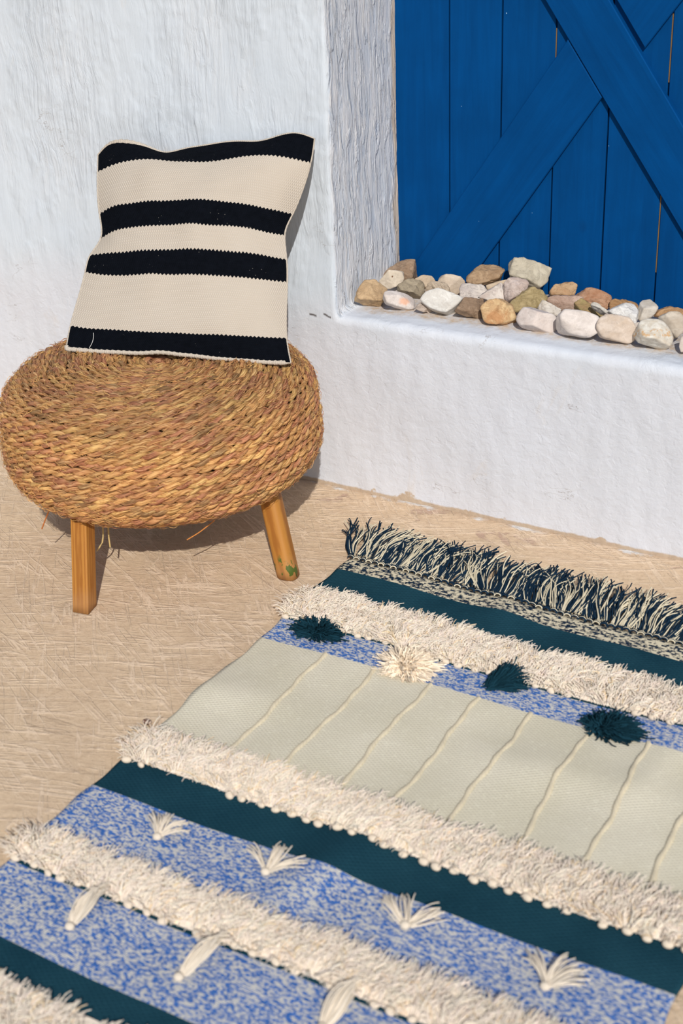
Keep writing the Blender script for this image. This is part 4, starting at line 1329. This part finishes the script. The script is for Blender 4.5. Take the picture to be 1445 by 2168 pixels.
def build_rug():
    root = empty('tufted_rug', ORG, 'blue, green and cream banded rug with shaggy rows and dark fringe on the floor', 'rug')
    g = ((24, 57, 70), (32, 68, 81))
    M_speck = heather('dark_heather', (24, 40, 58), (214, 203, 176), .50, 85, 230)
    M_blue = heather('blue_heather', (58, 102, 170), (208, 205, 199), .505, 110, 400)
    M_green = plain('dark_green_weave', g[0], g[1], 260)
    M_cream = plain('cream_weave', (212, 204, 181), (221, 213, 192), 300, .0014)
    B = dict(s0=-.300, s1=-.352, g1=-.425, k1=-.566, b1=-.644, c1=-.955, k2=-1.068, g2=-1.147, b2=-1.250, k3=-1.346, b3=-1.478, g3=-1.512, k4=-1.66)
    rug_band(root, 'speckled_band', B['s0'], B['s1'], M_speck, rim=(1, 0))['label'] = 'dark and cream speckled end band'
    rug_band(root, 'dark_green_band', B['s1'], B['g1'], M_green)['label'] = 'dark blue green band below the speckled end'
    rug_band(root, 'base_weave', B['g1'], B['k1'] - .001, M_green)
    rug_band(root, 'blue_band', B['k1'] - .001, B['b1'], M_blue)['label'] = 'narrow blue and cream heathered band with pompoms'
    rug_band(root, 'cream_band', B['b1'], B['c1'] - .035, M_cream)['label'] = 'wide plain cream field with raised cords'
    rug_band(root, 'base_weave', B['c1'] - .035, B['k2'] + .002, M_green)
    rug_band(root, 'dark_green_band', B['k2'] + .002, B['g2'], M_green)['label'] = 'dark green band in the middle of the rug'
    rug_band(root, 'blue_band', B['g2'], B['b2'] - .035, M_blue)['label'] = 'blue and cream heathered band with fanned tassels'
    rug_band(root, 'base_weave', B['b2'] - .035, B['k3'] - .002, M_green)
    rug_band(root, 'blue_band', B['k3'] - .002, B['b3'], M_blue)['label'] = 'blue heathered band with looped tassels nearest the viewer'
    rug_band(root, 'dark_green_band', B['b3'], B['g3'], M_green)['label'] = 'thin dark green band at the near end'
    rug_band(root, 'base_weave', B['g3'], B['k4'] - .3, M_green, rim=(0, 1))

    dens = 92000
    shag(root, B['g1'] - .012, B['k1'] + .004, dens, 'cream shag row next to the dark fringe end')
    shag(root, B['c1'] - .012, B['k2'] + .004, dens, 'cream shag row below the plain cream field')
    shag(root, B['b2'] - .010, B['k3'] + .004, dens, 'cream shag row between the two wide blue bands')
    shag(root, B['g3'] - .010, B['k4'], dens * .8, 'cream shag row at the near corner')

    D, T = ico(3)
    proto = np_mesh('yarn_knot', D * np.array([.0078, .0058, .0052]), T, M_YARN, np.array(lin(222, 206, 184)[:3]), parent=root)
    knots(root, B['k1'] + .001, RX0 + .012, RX1, .0305, proto)
    knots(root, B['k2'] - .001, RX0 + .012, RX1, .0285, proto)
    knots(root, B['k3'] + .002, RX0 + .012, RX1, .0305, proto)
    bpy.data.objects.remove(proto)

    # raised cords across the cream field
    for x in (.337, .443, .550, .646, .742, .848, .952, 1.052):
        yy = np.linspace(B['b1'] - .001, B['c1'] - .012, 90)
        xx = x + .003 * np.sin(yy * 21 + x * 40) + .0015 * np.sin(yy * 67 + x * 9) - (.006 * (yy + .65) / .3 if x > .8 else 0)
        zz = hgt(xx, yy) - .0012
        parts = []
        for k in range(2):
            ph = yy * 330 + k * math.pi + 2 * np.sin(yy * 20)
            P = np.stack([xx + .0010 * np.cos(ph), yy, zz + .0008 * np.sin(ph)], 1)
            v, q = tubes(P[None], (.0044 * (1 + .14 * np.sin(yy * 140 + x * 50)))[None], 6)
            parts.append((v, q, np.array(lin(206, 194, 168)[:3])))
        V, Q, C = fuse(parts)
        np_mesh('cord', V - np.array(ORG), Q, M_YARN, C, parent=root)

    # fringe: two-tone yarn ends knotted along the far edge
    nk = 66
    Ps, Rs, Cs = [], [], []
    navy, crm = np.array(lin(26, 46, 64)[:3]), np.array(lin(218, 207, 180)[:3])
    for k in range(nk):
        x = RX0 + .004 + k * (WID - .006) / (nk - 1)
        lean = -.07 - .24 * math.exp(-k / 3) + .16 * max(0, k - 58) / 8 + .38 * noise.noise(Vector((x * 5.2, 2, 0))) + .34 * noise.noise(Vector((x * 19, 7, 0)))
        per = 26
        ph = rng.uniform(0, 6.28)
        ln0 = rng.uniform(.104, .140)
        for side in (0, 1):
            m = per // 2
            Kp = 10
            t = np.linspace(0, 1, Kp)
            xr = x + (side - .5) * .007 + rng.uniform(-.003, .003, m)
            yr = wy(xr, B['s0']) + rng.uniform(-.002, .003, m)
            a = math.pi / 2 - lean + rng.normal(0, .11, m)
            Ln = ln0 * rng.uniform(.72, 1.1, m)
            bend = rng.normal(0, .16, m) + .30 * math.sin(ph)
            ang = a[:, None] + bend[:, None] * t[None] + (.34 * rng.uniform(.3, 1, m))[:, None] * np.sin(t[None] * rng.uniform(4, 8, m)[:, None] + ph)
            step = (Ln / (Kp - 1))[:, None]
            dx = np.cumsum(np.cos(ang) * step, 1)
            dy = np.cumsum(np.sin(ang) * step, 1)
            P = np.zeros((m, Kp, 3))
            P[..., 0] = xr[:, None] + dx
            P[..., 1] = yr[:, None] + dy
            P[..., 2] = .006 + (rng.uniform(.001, .014, m))[:, None] * np.sin(np.clip(t * 2.2, 0, 3.1))[None] + rng.uniform(0, .005, (m, 1))
            Ps.append(P)
            Rs.append(.0013 * rng.uniform(.85, 1.15, (m, 1)) * np.ones((1, Kp)))
            c = np.where(rng.random((m, 1)) < .60, navy, crm)
            Cs.append(c * rng.uniform(.8, 1.15, (m, 1)))
    P = np.concatenate(Ps)
    V, Q = tubes(P, np.concatenate(Rs), 4)
    C = np.repeat(np.concatenate(Cs), 40, 0)
    parts = [(V, Q, C)]
    # little knots binding the fringe: arcs of alternating yarn
    for k in range(nk):
        x = RX0 + .004 + k * (WID - .006) / (nk - 1)
        for j in range(3):
            t = np.linspace(0, math.pi, 7)
            xx = x - .007 * np.cos(t)
            yy = wy(xx, B['s0']) - .004 + .002 * np.sin(t) + j * .0021
            zz = hgt(xx, yy) + .001 + .0045 * np.sin(t)
            v, q = tubes(np.stack([xx, yy, zz], 1)[None], np.full((1, 7), .0013), 5)
            parts.append((v, q, (navy if j % 2 == k % 2 or random.random() < .3 else crm) * random.uniform(.85, 1.1)))
    V, Q, C = fuse(parts)
    o = np_mesh('fringe', V - np.array(ORG), Q, M_YARN, C, parent=root)
    o['kind'] = 'stuff'
    o['label'] = 'tangled dark blue and cream yarn fringe'

    dk = lin(22, 52, 64)[:3]
    pompom(root, .286, -.592, 460, 1.25, .66, (0, .10), .72, dk, 'dark green pompom nearest the left edge of the rug', 1, .046)
    pompom(root, .488, -.622, 560, 1.1, .9, (.05, .16), .62, lin(236, 219, 196)[:3], 'cream pompom between the dark ones', 2, .056)
    pompom(root, .652, -.606, 380, .60, .42, (.42, .52), .72, dk, 'dark green pompom standing up in the middle', 3, .056)
    pompom(root, .868, -.640, 480, 1.0, .62, (.28, .16), .62, dk, 'dark green pompom farthest right with a stray end', 4, .056)

    tassel(root, .363, -.204 - 1.0, .75, 'leftmost of the fanned cream tassels', 11, 40, .042, 1.5)
    tassel(root, .556, -1.199, .95, 'second fanned cream tassel from the left', 12, 44, .050, 1.45)
    tassel(root, .787, -1.201, 1.15, 'third fanned cream tassel from the left, loosely curled', 13, 44, .050, 1.5)
    tassel(root, 1.000, -1.213, .85, 'rightmost of the fanned cream tassels', 14, 44, .052, 1.3)
    tassel(root, .370, -1.419, .5, 'left looped tassel caught in the shag', 15, 46, .072, 1.58, True, .018)
    tassel(root, .561, -1.424, .5, 'middle looped tassel caught in the shag', 16, 46, .074, 1.35, True, .02)
    tassel(root, .776, -1.410, .5, 'right looped tassel caught in the shag', 17, 46, .074, 1.5, True, .018)


build_rug()

# ------------------------------------------------------------------ scrap of debris on the floor
D, T = ico(3)
V = D * np.array([.008, .006, .004])
V = np.array([Vector(v) * (1 + .45 * noise.noise(Vector(v) * 260)) for v in V])
m = N('dry_scrap', .8)
m.color(m.mix(m.ramp(m.noise(m.coord(), 190, 3), (.45, 0.0), (.55, 1.0)), lin(92, 62, 50), lin(190, 168, 150)))
o = np_mesh('debris', V, T, m.m)
o.location = (.160, -.960, .002)
o['label'] = 'tiny dark brown crumb lying on the floor left of the rug'
o['category'] = 'debris'
